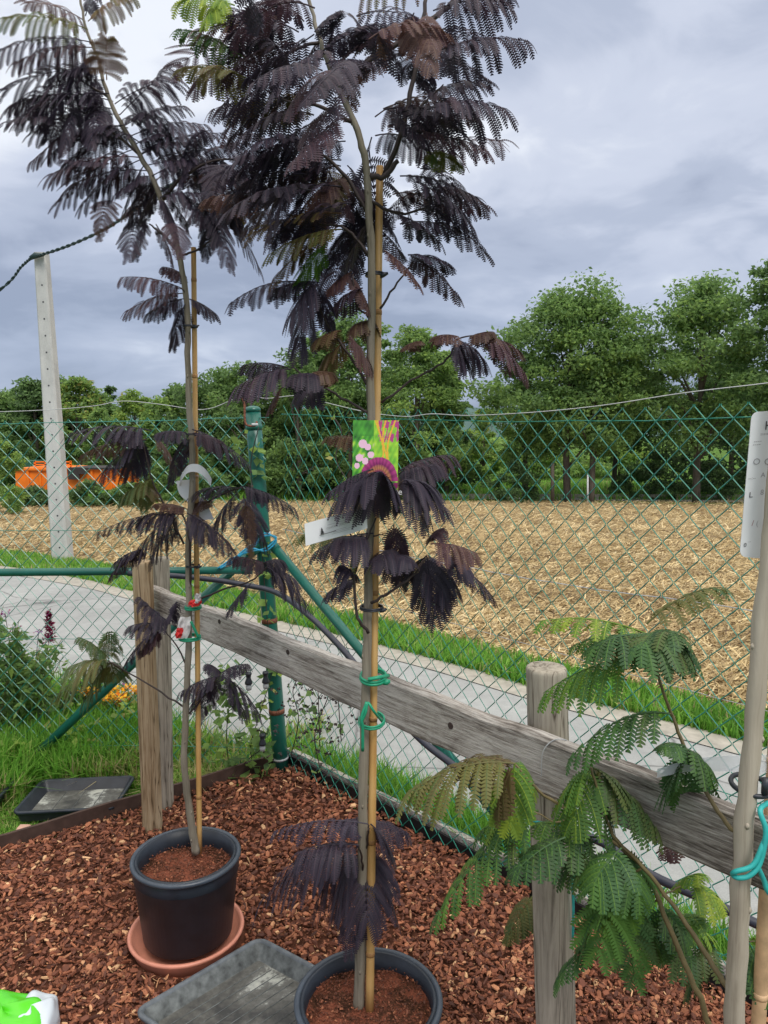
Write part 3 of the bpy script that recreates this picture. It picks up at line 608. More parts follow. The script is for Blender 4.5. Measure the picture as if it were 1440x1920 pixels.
# ------------------------------------------------------------------ silk trees
UP = np.array([0, 0, 1.0])
def frond(g, gt, base, tip, arch=.15, plen=None, tint=0.0, npin=11, pdroop=.9, lw=1.0, lsp=.0048, llen=.0088, thick=.0011, spread=1.0, side_up=0.0, wdf=.86):
    base = np.array(base, float); tip = np.array(tip, float); ch = tip-base; L = np.linalg.norm(ch)
    ctrl = (base+tip)/2 + UP*arch*L; n = 14; t = np.linspace(0, 1, n)[:, None]
    R = base*(1-t)**2 + 2*ctrl*t*(1-t) + tip*t*t
    tube(gt, R, np.linspace(thick*1.5, thick*.5, n), 4, cap=False, tint=tint)
    if plen is None: plen = .42*L
    rnd0 = rng.uniform(.1, .9); jl = rng.normal(0, .08)
    for k in range(npin):
        f = .10+.88*(k+.5)/npin
        p0 = base*(1-f)**2 + 2*ctrl*f*(1-f) + tip*f*f; T = nrm(2*(1-f)*(ctrl-base)+2*f*(tip-ctrl))
        hz = np.cross(T, UP); 
        if np.linalg.norm(hz) < .25: hz = np.cross(T, np.array([.3, .9, 0]))
        S = nrm(hz); Nn = nrm(np.cross(S, T))
        prof = (.55+.45*math.sin(math.pi*min(1, f*1.15)**.9)) if f < .9 else .55
        for sg in (-1, 1):
            a = math.radians(12+52*f**1.5)+rng.normal(0, .07)
            pl = plen*prof*rng.uniform(.82, 1.12)
            d0 = S*sg*math.cos(a)*spread + T*math.sin(a) + Nn*(side_up+.12) + rng.normal(0, .09, 3)
            d0 = nrm(d0); m = 9; pts = [p0]; ds = []
            for q in range(m):
                s = (q+.5)/m; dd = nrm(d0 - UP*pdroop*s*1.3); ds.append(dd); pts.append(pts[-1]+dd*pl/m)
            pts = np.array(pts); ds = np.array(ds)
            S0 = nrm(np.cross(d0, Nn))
            nl = max(6, int(pl/lsp)); u = (np.arange(nl)+.6)/nl*m; iu = np.minimum(u.astype(int), m-1); fu = (u-iu)[:, None]
            Pl = pts[iu]*(1-fu)+pts[iu+1]*fu; D = ds[iu]; Sd = S0 - D*(D@S0)[:, None]; Sd /= np.linalg.norm(Sd, axis=1, keepdims=True)+1e-9
            Nl = np.cross(Sd, D); s_ = (np.arange(nl)+.6)/nl
            ll = llen*lw*np.minimum(1.0, np.minimum(.55+s_*3, .35+(1-s_)*3.2))[:, None]; wd = pl/nl*wdf
            tt = np.clip(tint+rng.normal(0, .03)+.05*(f-.5), 0, 1)
            for s2 in (-1, 1):
                dl = Sd*s2*.93+D*.36-Nl*.12*0; nl_ = ll*rng.uniform(.88, 1.08, (nl, 1))
                mid = Pl+dl*nl_*.5-Nl*.0006; tipp = Pl+dl*nl_*1.0-Nl*ll*.16
                e = D*wd*.5
                V = np.stack([Pl-e*1.02, Pl+e*1.02, tipp+e*.62, tipp-e*.30], 1).reshape(-1, 3)
                g.add(V, np.arange(nl*4).reshape(-1, 4), np.clip(rnd0+rng.normal(0, .10, nl)+jl, 0, 1), tt)
            w_ = .0006; V = np.stack([pts-S0*w_, pts+S0*w_], 1).reshape(-1, 3); ii = np.arange(m)*2
            gt.add(V, np.stack([ii, ii+1, ii+3, ii+2], 1), .8, min(1, tint+.12))
def tree_parts(name, root_pos, label, trunkpts, trunkr, bark, branches, brmat, fronds, Y0, group='silk trees', fillers=()):
    t = thing(name, root_pos, label, 'tree', group)
    g = G(); P = smooth_path(trunkpts, 5); rr = np.interp(np.linspace(0, 1, len(P)), np.linspace(0, 1, len(trunkr)), trunkr)
    rr = rr*(1+.05*np.sin(np.arange(len(P))*2.1)); P = P+rng.normal(0, .0012, P.shape)
    tube(g, P, rr, 12)
    for i in range(3, len(P)-4, 4):      # leaf scars
        a = rng.uniform(0, 6.28); c = P[i]+np.array([math.cos(a), -abs(math.sin(a)), 0])*rr[i]*.9
        tube(g, [c-[0, 0, .006], c, c+[0, 0, .005]], [rr[i]*.15, rr[i]*.3, rr[i]*.12], 6)
    g.build('trunk', bark, t, True)
    for b in branches:
        pts, r0, r1 = b; g = G(); Pb = smooth_path(pts, 5); Pb = Pb+rng.normal(0, .0012, Pb.shape); tube(g, Pb, np.linspace(r0, r1, len(Pb)), 8); g.build('branch', brmat, t, True)
    g = G(); gt = G()
    for f in fronds: frond(g, gt, **f)
    fo = g.build('foliage', 'silk', t); gt.build('leaf_stalks', 'silk', t); return t
def FR_(lst, Y0, **kw):
    out = []
    for e in lst:
        bx_, by_, tx_, ty_ = e[:4]; o_ = dict(e[4]) if len(e) > 4 else {}
        d0 = o_.pop('y', None); dy = o_.pop('dy', None)
        if d0 is None: d0 = float(rng.uniform(-.06, .06))
        if dy is None: dy = float(rng.uniform(-.05, .05))
        k = dict(kw); k.update(o_)
        b = at(bx_, by_, Y0+d0); t_ = at(tx_, ty_, Y0+d0+dy); Lc = np.linalg.norm(t_-b)
        if 'pl' in k: k['plen'] = k.pop('pl')*((1.28 if by_ < 1500 else 1.4) if by_ > 500 and 'llen' not in kw else 1.15)
        if 'pdroop' not in k: k['pdroop'] = float(rng.uniform(1.4, 2.5) if by_ > 500 else rng.uniform(.8, 1.8))
        out.append(dict(base=b, tip=t_, **k))
    return out
def fill(n, cx_, cy_, rx, ry, Y0, ylo, yhi, core, lpx=(110, 190), tints=((0, .66), (.12, .2), (.3, .12), (.5, .02)), plr=.42):
    out = []
    for _ in range(n):
        a = rng.uniform(0, 2*math.pi); r = rng.random()**.6
        x_, y_ = cx_+rx*r*math.cos(a), cy_+ry*r*math.sin(a)
        dx, dy = x_-core[0], (y_-core[1])*.5+50; dl = math.hypot(dx, dy)+1e-6; l_ = rng.uniform(*lpx); aa = math.atan2(dy, dx)+rng.normal(0, .55)
        ti = rng.choice([q[0] for q in tints], p=[q[1] for q in tints]); yb = Y0+rng.uniform(ylo, yhi)
        if 600 < x_ < 790 and y_ > 250: yb = max(yb, Y0+.10)
        b = at(x_, y_, yb); t_ = at(x_+l_*math.cos(aa), y_+l_*math.sin(aa)*.7, yb+rng.uniform(-.12, .12))
        out.append(dict(base=b, tip=t_, tint=float(ti), npin=int(rng.integers(9, 14)), arch=rng.uniform(-.05, .4), plen=plr*np.linalg.norm(t_-b)*rng.uniform(.8, 1.1), pdroop=rng.uniform(.5, 2.0)))
    return out
# ---- tree 1 (left)
Y1 = 2.29
tp1 = [at(368, 1600, Y1), at(360, 1550, Y1), at(349, 1470, Y1), at(346, 1390, Y1), at(352, 1270, Y1), at(354, 1150, Y1), at(353, 1020, Y1), at(361, 900, Y1), at(356, 780, Y1), at(352, 660, Y1), at(350, 570, Y1), at(334, 470, Y1), at(303, 375, Y1), at(262, 290, Y1), at(232, 240, Y1), at(203, 180, Y1), at(183, 110, Y1), at(160, 50, Y1), at(148, -20, Y1)]
D = lambda **k: k
f1 = [ # crown, left side
 (160, 40, 50, 5, D(tint=.3, pl=.07)), (165, 55, 5, 35, D(tint=.62, pl=.09)), (175, 80, 0, 95), (180, 90, 25, 120, D(tint=.2)), (190, 130, 5, 170), (195, 150, 15, 205), (205, 175, 30, 225), (212, 190, 50, 190),
 (160, 30, 185, -30), (165, 40, 250, -10, D(tint=.5, pl=.06)), (200, 150, 200, 75, D(tint=.42, pl=.05)), (230, 235, 95, 290), (240, 250, 100, 335), (250, 280, 110, 380), (262, 300, 150, 390), (262, 295, 90, 330, D(tint=.15)), (275, 320, 130, 350), (240, 240, 140, 250), (225, 215, 60, 250),
 (270, 310, 230, 400), (280, 330, 210, 370), (285, 340, 245, 420), (180, 100, 110, 190), (190, 130, 90, 150), (215, 205, 130, 215),
 # right side
 (215, 195, 335, 150, D(pl=.10)), (225, 215, 330, 120, D(pl=.08, arch=.05)), (235, 235, 350, 200), (245, 255, 390, 235), (265, 290, 420, 250, D(pl=.10)), (275, 310, 430, 320), (285, 330, 400, 300), (260, 290, 370, 270), (290, 350, 380, 390), (300, 370, 410, 370), (300, 370, 330, 440), (295, 360, 260, 420), (255, 270, 320, 250),
 (380, 290, 470, 270), (385, 285, 450, 330), (380, 300, 440, 390, D(pl=.07)), (360, 310, 390, 400), (395, 330, 500, 370), (400, 390, 430, 500), (410, 380, 490, 510), (395, 400, 385, 480), (420, 380, 470, 450), (400, 360, 350, 420), (430, 350, 480, 420), (390, 350, 420, 430), (410, 330, 500, 330), (430, 300, 520, 300), (440, 310, 510, 400),
 # small cluster
 (350, 545, 225, 520, D(tint=.22, pl=.06)), (345, 550, 235, 585, D(tint=.25, pl=.07)), (352, 560, 407, 590, D(pl=.05)), (347, 570, 322, 650, D(pl=.05)), (350, 520, 305, 500, D(pl=.04, tint=.2)), (348, 560, 275, 590, D(pl=.06)),
 # middle clusters
 (285, 808, 135, 812, D(pdroop=1.4, pl=.085)), (275, 825, 150, 855, D(tint=.35, pl=.06)), (280, 820, 190, 890, D(pl=.09)), (265, 825, 245, 880, D(pl=.085)), (270, 815, 220, 810, D(pl=.075, pdroop=1.5)), (290, 815, 330, 880, D(tint=.35)), (350, 812, 295, 812, D(pl=.05)), (360, 805, 465, 868, D(pl=.075)), (362, 812, 420, 830, D(pl=.06, tint=.1)), (355, 815, 320, 900),
 (285, 900, 225, 935, D(tint=.62, pl=.06)), (280, 895, 270, 950, D(tint=.6, pl=.05)), (300, 930, 260, 905, D(tint=.5, pl=.04)),
 (345, 965, 180, 1000, D(pl=.065)), (335, 960, 250, 1040, D(pl=.10)), (340, 960, 285, 1045, D(pl=.09)), (345, 960, 250, 975, D(pl=.09, pdroop=1.3)), (350, 962, 435, 1030, D(pl=.075)), (355, 965, 400, 1000, D(pl=.08)), (352, 955, 290, 945, D(tint=.35, pl=.04)), (355, 950, 395, 940, D(tint=.35, pl=.04)),
 (445, 915, 362, 925, D(pl=.07, pdroop=1.3)), (450, 912, 555, 955, D(pl=.06)), (445, 925, 400, 985, D(pl=.08)), (455, 930, 495, 1015, D(pl=.085)), (455, 930, 480, 990, D(pl=.08)), (455, 918, 500, 925, D(pl=.05)), (460, 940, 470, 1040, D(tint=.4, pl=.035)),
 (255, 1035, 205, 1085, D(pl=.04, tint=.1)), (270, 1030, 215, 1055, D(pl=.05)),
 (500, 1063, 578, 1135, D(pl=.085)), (500, 1058, 432, 1045, D(pl=.05, tint=.15)), (505, 1062, 555, 1090, D(pl=.08)), (470, 1095, 425, 1150, D(pl=.045)), (495, 1055, 530, 1050, D(pl=.06)),
 (318, 1168, 262, 1120, D(pl=.06, arch=-.05)), (312, 1172, 240, 1175, D(pl=.06)), (300, 1178, 235, 1245, D(pl=.055)), (318, 1170, 330, 1130, D(pl=.04)), (305, 1180, 262, 1225, D(pl=.05, tint=.2)),
 (205, 1238, 100, 1310, D(tint=.63, pl=.10, pdroop=1.8)), (205, 1238, 165, 1305, D(tint=.66, pl=.10, pdroop=1.5)), (205, 1235, 150, 1195, D(tint=.66, pl=.05)), (203, 1235, 205, 1185, D(tint=.66, pl=.05, arch=0)), (205, 1240, 215, 1265, D(tint=.64, pl=.07)), (200, 1238, 130, 1250, D(tint=.62, pl=.09)),
 (412, 1268, 335, 1300, D(pl=.055)), (408, 1268, 375, 1345, D(pl=.07)), (405, 1270, 360, 1320, D(pl=.075)), (418, 1268, 485, 1335, D(pl=.085)), (415, 1262, 465, 1245, D(pl=.045)), (415, 1262, 390, 1245, D(pl=.04)), (420, 1270, 455, 1340, D(pl=.07)), (640-0, 1300, 640, 1301) ]
f1 = f1[:-1]
fr1 = FR_(f1, Y1, npin=12)
fr1 += fill(20, 300, 330, 110, 100, Y1, -.18, .2, (285, 320), (80, 140)) + fill(9, 180, 190, 90, 100, Y1, -.15, .15, (200, 170), (80, 140)) + fill(14, 410, 330, 60, 90, Y1, -.1, .2, (400, 260), (70, 120))
br1 = [([at(303, 375, Y1), at(345, 330, Y1-.03), at(400, 300, Y1-.04), at(460, 300, Y1-.02)], .006, .002), ([at(335, 470, Y1), at(305, 440, Y1), at(280, 420, Y1+.03)], .006, .002), ([at(340, 480, Y1), at(365, 470, Y1), at(405, 440, Y1), at(410, 380, Y1)], .004, .002), ([at(262, 290, Y1), at(225, 260, Y1-.02), at(190, 230, Y1-.03)], .005, .002), ([at(203, 180, Y1), at(150, 150, Y1), at(100, 120, Y1)], .004, .001),
 ([at(345, 1020, Y1), at(310, 950, Y1), at(285, 900, Y1), at(268, 830, Y1)], .0035, .002), ([at(350, 850, Y1), at(360, 820, Y1), at(375, 805, Y1)], .003, .0015), ([at(356, 1110, Y1), at(357, 1040, Y1-.02), at(352, 990, Y1-.02), at(340, 960, Y1-.01)], .004, .0025), ([at(357, 960, Y1), at(400, 935, Y1), at(450, 915, Y1), at(470, 925, Y1)], .0035, .0015),
 ([at(358, 1130, Y1), at(420, 1105, Y1), at(470, 1090, Y1), at(505, 1058, Y1)], .0035, .002), ([at(350, 1250, Y1), at(330, 1210, Y1), at(305, 1178, Y1)], .003, .0015), ([at(352, 1330, Y1), at(290, 1290, Y1), at(205, 1240, Y1)], .0035, .002), ([at(353, 1340, Y1), at(380, 1310, Y1), at(412, 1265, Y1)], .0025, .0015), ([at(350, 560, Y1), at(345, 545, Y1-.01), at(330, 540, Y1-.02)], .003, .001)]
tree_parts('silk_tree', tp1[0], 'thin purple leaved silk tree in the left pot, leaning left at its top', tp1, [.0135, .0110, .0102, .0098, .0092, .0085, .007, .005, .003], 'bark1', br1, 'twig', fr1, Y1)
# ---- tree 2 (middle)
Y2 = 1.675
tp2 = [at(672, 1905, Y2), at(676, 1750, Y2), at(680, 1550, Y2), at(684, 1350, Y2), at(688, 1200, Y2), at(692, 1020, Y2), at(696, 860, Y2), at(694, 700, Y2), at(697, 520, Y2), at(692, 400, Y2), at(686, 310, Y2), at(665, 230, Y2), at(632, 160, Y2), at(600, 80, Y2), at(580, 0, Y2), at(570, -60, Y2)]
f2 = [ # right outer combs
 (815, 98, 992, 78, D(pdroop=1.9, pl=.075, npin=13, y=-.1)), (812, 20, 955, 5, D(pdroop=1.9, pl=.085, npin=12)), (850, -10, 960, -5, D(pdroop=1.5)), (800, 205, 950, 205, D(pdroop=1.6, pl=.085, npin=13, y=-.12)), (795, 185, 900, 155, D(pdroop=1.4, pl=.07)), (770, 255, 918, 285, D(pdroop=1.2, pl=.06, npin=14, tint=.15)), (765, 245, 860, 228, D(pl=.04)), (800, 285, 860, 310, D(tint=.6, pl=.04)), (810, 350, 912, 388, D(tint=.15, pl=.06)), (780, 380, 915, 480, D(pl=.06)), (780, 340, 890, 430, D(pl=.07)), (770, 480, 862, 560, D(pl=.05, tint=.1)), (765, 478, 845, 500, D(pl=.05)), (740, 400, 830, 460), (750, 420, 860, 430), (720, 470, 790, 540, D(tint=.3, pl=.04)), (750, 330, 900, 375),
 # upper left
 (460, 110, 335, 55, D(tint=.70, pl=.055)), (470, 150, 345, 130, D(tint=.55, pl=.07)), (440, 10, 335, 5, D(tint=.95, pl=.06)), (420, -5, 385, 40, D(tint=.92, pl=.05)), (520, 40, 430, 100), (560, 80, 420, 150, D(tint=.1)), (560, 60, 430, 30), (560, 110, 410, 210), (580, 130, 420, 250, D(tint=.2)), (590, 170, 430, 260), (600, 190, 440, 215, D(tint=.5)), (540, 40, 470, 110), (570, 40, 500, -10), (590, 60, 640, 20), (600, 100, 700, 50), (610, 120, 700, 120),
 (640, 250, 410, 330, D(pl=.09)), (620, 270, 430, 370), (640, 300, 450, 350), (630, 310, 460, 430, D(tint=.1)), (640, 350, 470, 380), (660, 380, 520, 440), (640, 400, 470, 440, D(tint=.45)), (640, 430, 500, 480, D(tint=.55, pl=.07)), (610, 460, 560, 530, D(tint=.85, pl=.05)), (600, 450, 510, 530, D(tint=.45)), (650, 440, 590, 520), (690, 420, 640, 520, D(pl=.07)),
 # lower left dark sprays
 (590, 535, 428, 572, D(pl=.055, arch=.25)), (588, 535, 560, 650, D(pl=.085, npin=12)), (590, 530, 545, 590, D(pl=.08)), (595, 535, 620, 610, D(pl=.05)), (660, 510, 600, 560, D(tint=.3)), (680, 540, 630, 570, D(tint=.1, pl=.05)), (600, 530, 510, 545, D(pl=.05)), (660, 520, 690, 580, D(tint=.3)),
 # middle
 (545, 692, 440, 728, D(pl=.07, tint=.05)), (540, 690, 455, 685, D(pl=.05)), (590, 705, 575, 735, D(pl=.06)), (600, 705, 545, 705, D(pl=.05)), (585, 700, 625, 700, D(pl=.035, tint=.4)), (530, 725, 500, 775, D(pl=.03, tint=.3)),
 (650, 640, 600, 690, D(tint=.48, pl=.05)), (655, 630, 690, 680, D(tint=.3, pl=.06)), (640, 620, 590, 640, D(tint=.45, pl=.04)), (660, 615, 695, 600, D(tint=.4, pl=.05)),
 (850, 640, 870, 672, D(pl=.075)), (855, 636, 905, 672, D(pl=.07)), (860, 632, 812, 632, D(tint=.3, pl=.035)), (905, 630, 985, 700, D(tint=.2, pl=.06)), (905, 630, 975, 660, D(tint=.3, pl=.05)), (880, 634, 925, 622, D(tint=.35, pl=.03)), (755, 655, 790, 640, D(tint=.35, pl=.02)),
 (700, 830, 610, 820, D(tint=.4, pl=.035)),
 # cluster at the picture card
 (715, 885, 632, 935, D(pl=.085, y=-.09, dy=-.02)), (715, 885, 660, 905, D(pl=.085, y=-.09)), (715, 885, 745, 930, D(pl=.075, y=-.09)), (712, 885, 700, 935, D(pl=.085, y=-.10)), (745, 885, 847, 853, D(pl=.07, tint=.08, y=.04)), (745, 890, 820, 870, D(pl=.07, y=.04)), (755, 905, 838, 955, D(pl=.07, y=-.02)), (757, 905, 800, 960, D(pl=.08, y=-.02)), (757, 900, 815, 915, D(pl=.07)), (745, 890, 765, 930, D(tint=.5, pl=.04)), (700, 880, 610, 930, D(pl=.04, y=-.06)),
 (700, 1000, 590, 1035, D(pl=.06)), (690, 1010, 630, 1010, D(pl=.07)), (650, 1000, 560, 1005, D(tint=.6, pl=.05)), (680, 1000, 660, 1050, D(tint=.58, pl=.05)), (670, 1085, 610, 1115, D(pl=.045)), (665, 1080, 640, 1060, D(pl=.04)),
 (738, 985, 745, 1050, D(pl=.045, tint=.15)), (742, 1030, 700, 1050, D(pl=.055)), (742, 1030, 750, 1085, D(pl=.055)), (745, 1040, 770, 1050, D(pl=.04)),
 (800, 1042, 815, 1150, D(pl=.075, npin=14)), (800, 1042, 772, 1080, D(pl=.07)), (803, 1042, 850, 1100, D(pl=.085)), (830, 1045, 925, 1120, D(pl=.065)), (830, 1042, 880, 1065, D(pl=.06)), (808, 1020, 895, 1038, D(tint=.28, pl=.055)), (808, 1010, 830, 990, D(tint=.2, pl=.03)), (800, 1045, 830, 1110, D(pl=.08)),
 # low cluster
 (670, 1582, 485, 1695, D(pl=.09, arch=.22)), (665, 1580, 520, 1640, D(pl=.085)), (690, 1545, 512, 1560, D(pl=.045)), (660, 1585, 590, 1700, D(pl=.08)), (672, 1585, 625, 1690, D(pl=.09)), (676, 1590, 655, 1765, D(pl=.075, npin=14, dy=-.08)), (680, 1590, 690, 1730, D(pl=.085, dy=-.1)), (690, 1580, 745, 1730, D(pl=.065)), (690, 1580, 715, 1690, D(pl=.08)), (690, 1540, 765, 1562, D(pl=.045)), (690, 1545, 640, 1540, D(pl=.04)), (695, 1545, 735, 1600, D(pl=.06)), (672, 1585, 560, 1600, D(pl=.07)) ]
fr2 = FR_(f2, Y2, npin=12)
# dense interior of the crown
fr2 += fill(18, 640, 400, 150, 80, Y2, -.2, .25, (680, 360), (90, 150))
fr2 += fill(36, 650, 285, 150, 140, Y2, -.22, .25, (670, 250))
fr2 += fill(6, 640, 170, 45, 80, Y2, -.30, -.08, (650, 180), (100, 150), ((0, .8), (.12, .2)))
fr2 += fill(18, 620, 70, 150, 90, Y2, -.2, .25, (650, 90))
fr2 += fill(14, 760, 60, 80, 60, Y2, -.1, .2, (760, 80), (90, 150))
br2 = [([at(640, 160, Y2), at(700, 108, Y2), at(760, 72, Y2), at(830, 20, Y2), at(870, -20, Y2)], .007, .005), ([at(720, 330, Y2+.02), at(752, 250, Y2), at(772, 160, Y2), at(790, 70, Y2), at(800, -10, Y2)], .006, .004), ([at(690, 330, Y2), at(720, 330, Y2), at(745, 300, Y2)], .007, .005), ([at(775, 210, Y2), at(800, 190, Y2), at(830, 160, Y2)], .003, .0015), ([at(780, 110, Y2), at(815, 98, Y2)], .003, .0015), ([at(690, 400, Y2), at(640, 320, Y2+.02), at(560, 270, Y2+.04), at(500, 260, Y2)], .005, .002), ([at(665, 230, Y2), at(600, 200, Y2-.04), at(540, 190, Y2-.05), at(480, 160, Y2-.05)], .005, .0015), ([at(692, 480, Y2), at(650, 430, Y2), at(600, 420, Y2)], .004, .002), ([at(600, 80, Y2), at(560, 90, Y2), at(500, 120, Y2), at(450, 110, Y2)], .004, .0015), ([at(695, 380, Y2), at(750, 400, Y2+.03), at(800, 390, Y2+.03)], .004, .002),
 ([at(693, 775, Y2), at(640, 745, Y2), at(590, 715, Y2), at(550, 690, Y2)], .0032, .0018), ([at(692, 725, Y2), at(655, 665, Y2), at(610, 600, Y2), at(590, 535, Y2)], .0035, .002), ([at(715, 755, Y2+.03), at(770, 715, Y2+.02), at(830, 680, Y2), at(850, 655, Y2), at(860, 634, Y2), at(905, 630, Y2)], .003, .0015), ([at(712, 580, Y2), at(745, 530, Y2), at(775, 490, Y2)], .003, .0015),
 ([at(690, 1185, Y2-.02), at(668, 1150, Y2-.03), at(665, 1080, Y2-.03), at(680, 1030, Y2-.03), at(705, 970, Y2-.03)], .004, .002), ([at(697, 1130, Y2-.02), at(740, 1105, Y2-.03), at(775, 1078, Y2-.03), at(800, 1045, Y2-.03)], .0035, .002), ([at(678, 1030, Y2), at(655, 1000, Y2), at(640, 985, Y2)], .002, .001), ([at(700, 1005, Y2-.02), at(730, 1002, Y2-.02)], .0018, .001), ([at(700, 960, Y2-.04), at(720, 925, Y2-.05), at(715, 890, Y2-.07)], .0035, .002), ([at(700, 950, Y2-.02), at(735, 925, Y2), at(757, 900, Y2)], .0025, .0015), ([at(684, 1600, Y2), at(690, 1560, Y2-.02), at(690, 1545, Y2-.02)], .0025, .0015), ([at(682, 1640, Y2), at(676, 1600, Y2-.04), at(670, 1583, Y2-.05)], .0028, .0018), ([at(697, 600, Y2), at(670, 570, Y2), at(660, 515, Y2)], .003, .0015)]
tree_parts('silk_tree', tp2[0], 'tall purple leaved silk tree with the densest crown, in the middle pot', tp2, [.0135, .0118, .0105, .0095, .0088, .0082, .0066, .0042, .003], 'bark1', br2, 'twig', fr2, Y2)
# ---- tree 3 (green, right)
Y3 = 1.17
tp3 = [at(1358, 2300, Y3), at(1372, 2050, Y3), at(1377, 1900, Y3), at(1387, 1700, Y3), at(1401, 1500, Y3), at(1418, 1300, Y3), at(1439, 1080, Y3), at(1454, 900, Y3), at(1474, 700, Y3), at(1494, 500, Y3)]
gk = dict(wdf=1.0, llen=.0108, lsp=.0064, lw=1.0, pdroop=1.3, thick=.0013)
YG = 1.30
f3 = [ (1215, 1190, 1012, 1165, D(tint=.9, pl=.055, y=0)), (1205, 1195, 1075, 1210, D(tint=.8, pl=.05)), (1212, 1170, 1362, 1102, D(tint=.62, pl=.05, arch=.25)),
 (1228, 1185, 1240, 1235, D(tint=.70, pl=.075, y=-.06)), (1228, 1185, 1200, 1215, D(tint=.70, pl=.075, y=-.06)), (1230, 1183, 1290, 1215, D(tint=.70, pl=.07, y=-.06)), (1228, 1183, 1265, 1190, D(tint=.70, pl=.06, y=-.05)),
 (1190, 1232, 1018, 1300, D(tint=.84, pl=.085, pdroop=2.2, npin=9)), (1195, 1190, 1110, 1215, D(tint=.72, pl=.06)),
 (1255, 1338, 1065, 1425, D(tint=.74, pl=.07, pdroop=2.2, npin=10, arch=.3)),
 (1290, 1410, 1245, 1490, D(tint=.74, pl=.065)), (1292, 1412, 1335, 1520, D(tint=.74, pl=.06)), (1292, 1412, 1280, 1510, D(tint=.74, pl=.055)), (1285, 1400, 1245, 1400, D(tint=.74, pl=.035)), (1290, 1405, 1335, 1450, D(tint=.74, pl=.05)),
 (965, 1432, 765, 1488, D(tint=.57, pl=.095, pdroop=1.6, npin=14, arch=.22, llen=.010)), (965, 1432, 870, 1425, D(tint=.5, pl=.07, llen=.009)), (965, 1430, 955, 1550, D(tint=.90, pl=.06)), (968, 1430, 995, 1480, D(tint=.86, pl=.06)), (960, 1440, 930, 1520, D(tint=.5, pl=.05)),
 (1000, 1520, 815, 1725, D(tint=.78, pl=.075, arch=.2, pdroop=1.6, npin=12)), (1010, 1520, 900, 1560, D(tint=.82, pl=.06)),
 (1110, 1440, 1075, 1540, D(tint=.84, pl=.075, pdroop=1.8)), (1110, 1440, 1150, 1570, D(tint=.73, pl=.08, pdroop=1.7)), (1115, 1440, 1235, 1560, D(tint=.68, pl=.075, pdroop=1.8, npin=12)), (1105, 1440, 1060, 1480, D(tint=.85, pl=.08, pdroop=1.8)), (1112, 1440, 1180, 1490, D(tint=.66, pl=.07)),
 (1120, 1570, 985, 1600, D(tint=.73, pl=.07)), (1100, 1560, 1010, 1545, D(tint=.80, pl=.06)), (1120, 1575, 1050, 1640, D(tint=.73, pl=.065)), (1060, 1570, 960, 1640, D(tint=.74, pl=.05)),
 (1165, 1590, 1110, 1660, D(tint=.76, pl=.075)), (1170, 1590, 1200, 1680, D(tint=.74, pl=.07)), (1165, 1600, 1140, 1700, D(tint=.78, pl=.07)),
 (1155, 1650, 1080, 1790, D(tint=.73, pl=.075)), (1160, 1655, 1120, 1790, D(tint=.80, pl=.08)), (1165, 1660, 1190, 1840, D(tint=.74, pl=.07, npin=12)), (1170, 1660, 1225, 1790, D(tint=.76, pl=.075)), (1120, 1755, 1040, 1845, D(tint=.72, pl=.045)), (1165, 1650, 1150, 1720, D(tint=.84, pl=.08)),
 (1235, 1700, 1290, 1760, D(tint=.72, pl=.055)), (1240, 1700, 1240, 1790, D(tint=.73, pl=.06)), (1290, 1660, 1350, 1690, D(tint=.93, pl=.055, y=.1)), (1280, 1650, 1310, 1640, D(tint=.90, pl=.045, y=.1)), (1240, 1720, 1340, 1760, D(tint=.88, pl=.055, y=.12)), (1260, 1730, 1310, 1720, D(tint=.85, pl=.05, y=.12)),
 (1345, 1765, 1255, 1800, D(tint=.68, pl=.07, y=.15)), (1340, 1765, 1290, 1850, D(tint=.68, pl=.07, y=.15)), (1000, 1680, 950, 1760, D(tint=.6, pl=.05, y=.45)), (1015, 1670, 980, 1740, D(tint=.66, pl=.05, y=.45)),
 (1405, 1770, 1440, 1860, D(tint=.74, pl=.05)), (1415, 1760, 1470, 1800, D(tint=.9, pl=.05)), (1230, 1600, 1290, 1580, D(tint=.3, pl=.03, y=.1)) ]
fr3 = FR_(f3, YG, npin=8, **gk)
yb = lambda k: Y3+(YG-Y3)*k
br3 = [([at(1385, 1570, yb(0)), at(1345, 1520, yb(.4)), at(1292, 1420, yb(.8)), at(1262, 1345, yb(1)), at(1235, 1275, yb(1)), at(1222, 1185, yb(1))], .0042, .0022),
 ([at(1378, 1870, yb(0)), at(1330, 1800, yb(.4)), at(1275, 1715, yb(.7)), at(1205, 1625, yb(.9)), at(1150, 1565, yb(1)), at(1125, 1500, yb(1)), at(1110, 1440, yb(1))], .0050, .0022),
 ([at(1345, 1960, yb(.5)), at(1310, 1870, yb(.6)), at(1265, 1760, yb(.8)), at(1215, 1650, yb(1)), at(1165, 1590, yb(1)), at(1080, 1530, yb(1)), at(1010, 1480, yb(1)), at(965, 1432, yb(1))], .0058, .002),
 ([at(1205, 1625, yb(.9)), at(1180, 1640, yb(1)), at(1160, 1655, yb(1))], .0025, .0015), ([at(1230, 1690, yb(1)), at(1260, 1670, yb(1.3)), at(1295, 1655, yb(1.7))], .002, .0012), ([at(1080, 1530, yb(1)), at(1040, 1540, yb(1)), at(1000, 1520, yb(1))], .002, .0012), ([at(1378, 1770, yb(0)), at(1400, 1765, yb(.4)), at(1415, 1765, yb(.8))], .002, .001), ([at(1262, 1345, yb(1)), at(1255, 1338, yb(1)), at(1225, 1335, yb(1))], .0018, .001)]
tree_parts('silk_tree', tp3[0], 'green leaved silk tree with a pale trunk at the right edge', tp3, [.0172, .0165, .0152, .0142, .0132, .0125], 'bark3', br3, 'twig_red', fr3, YG)
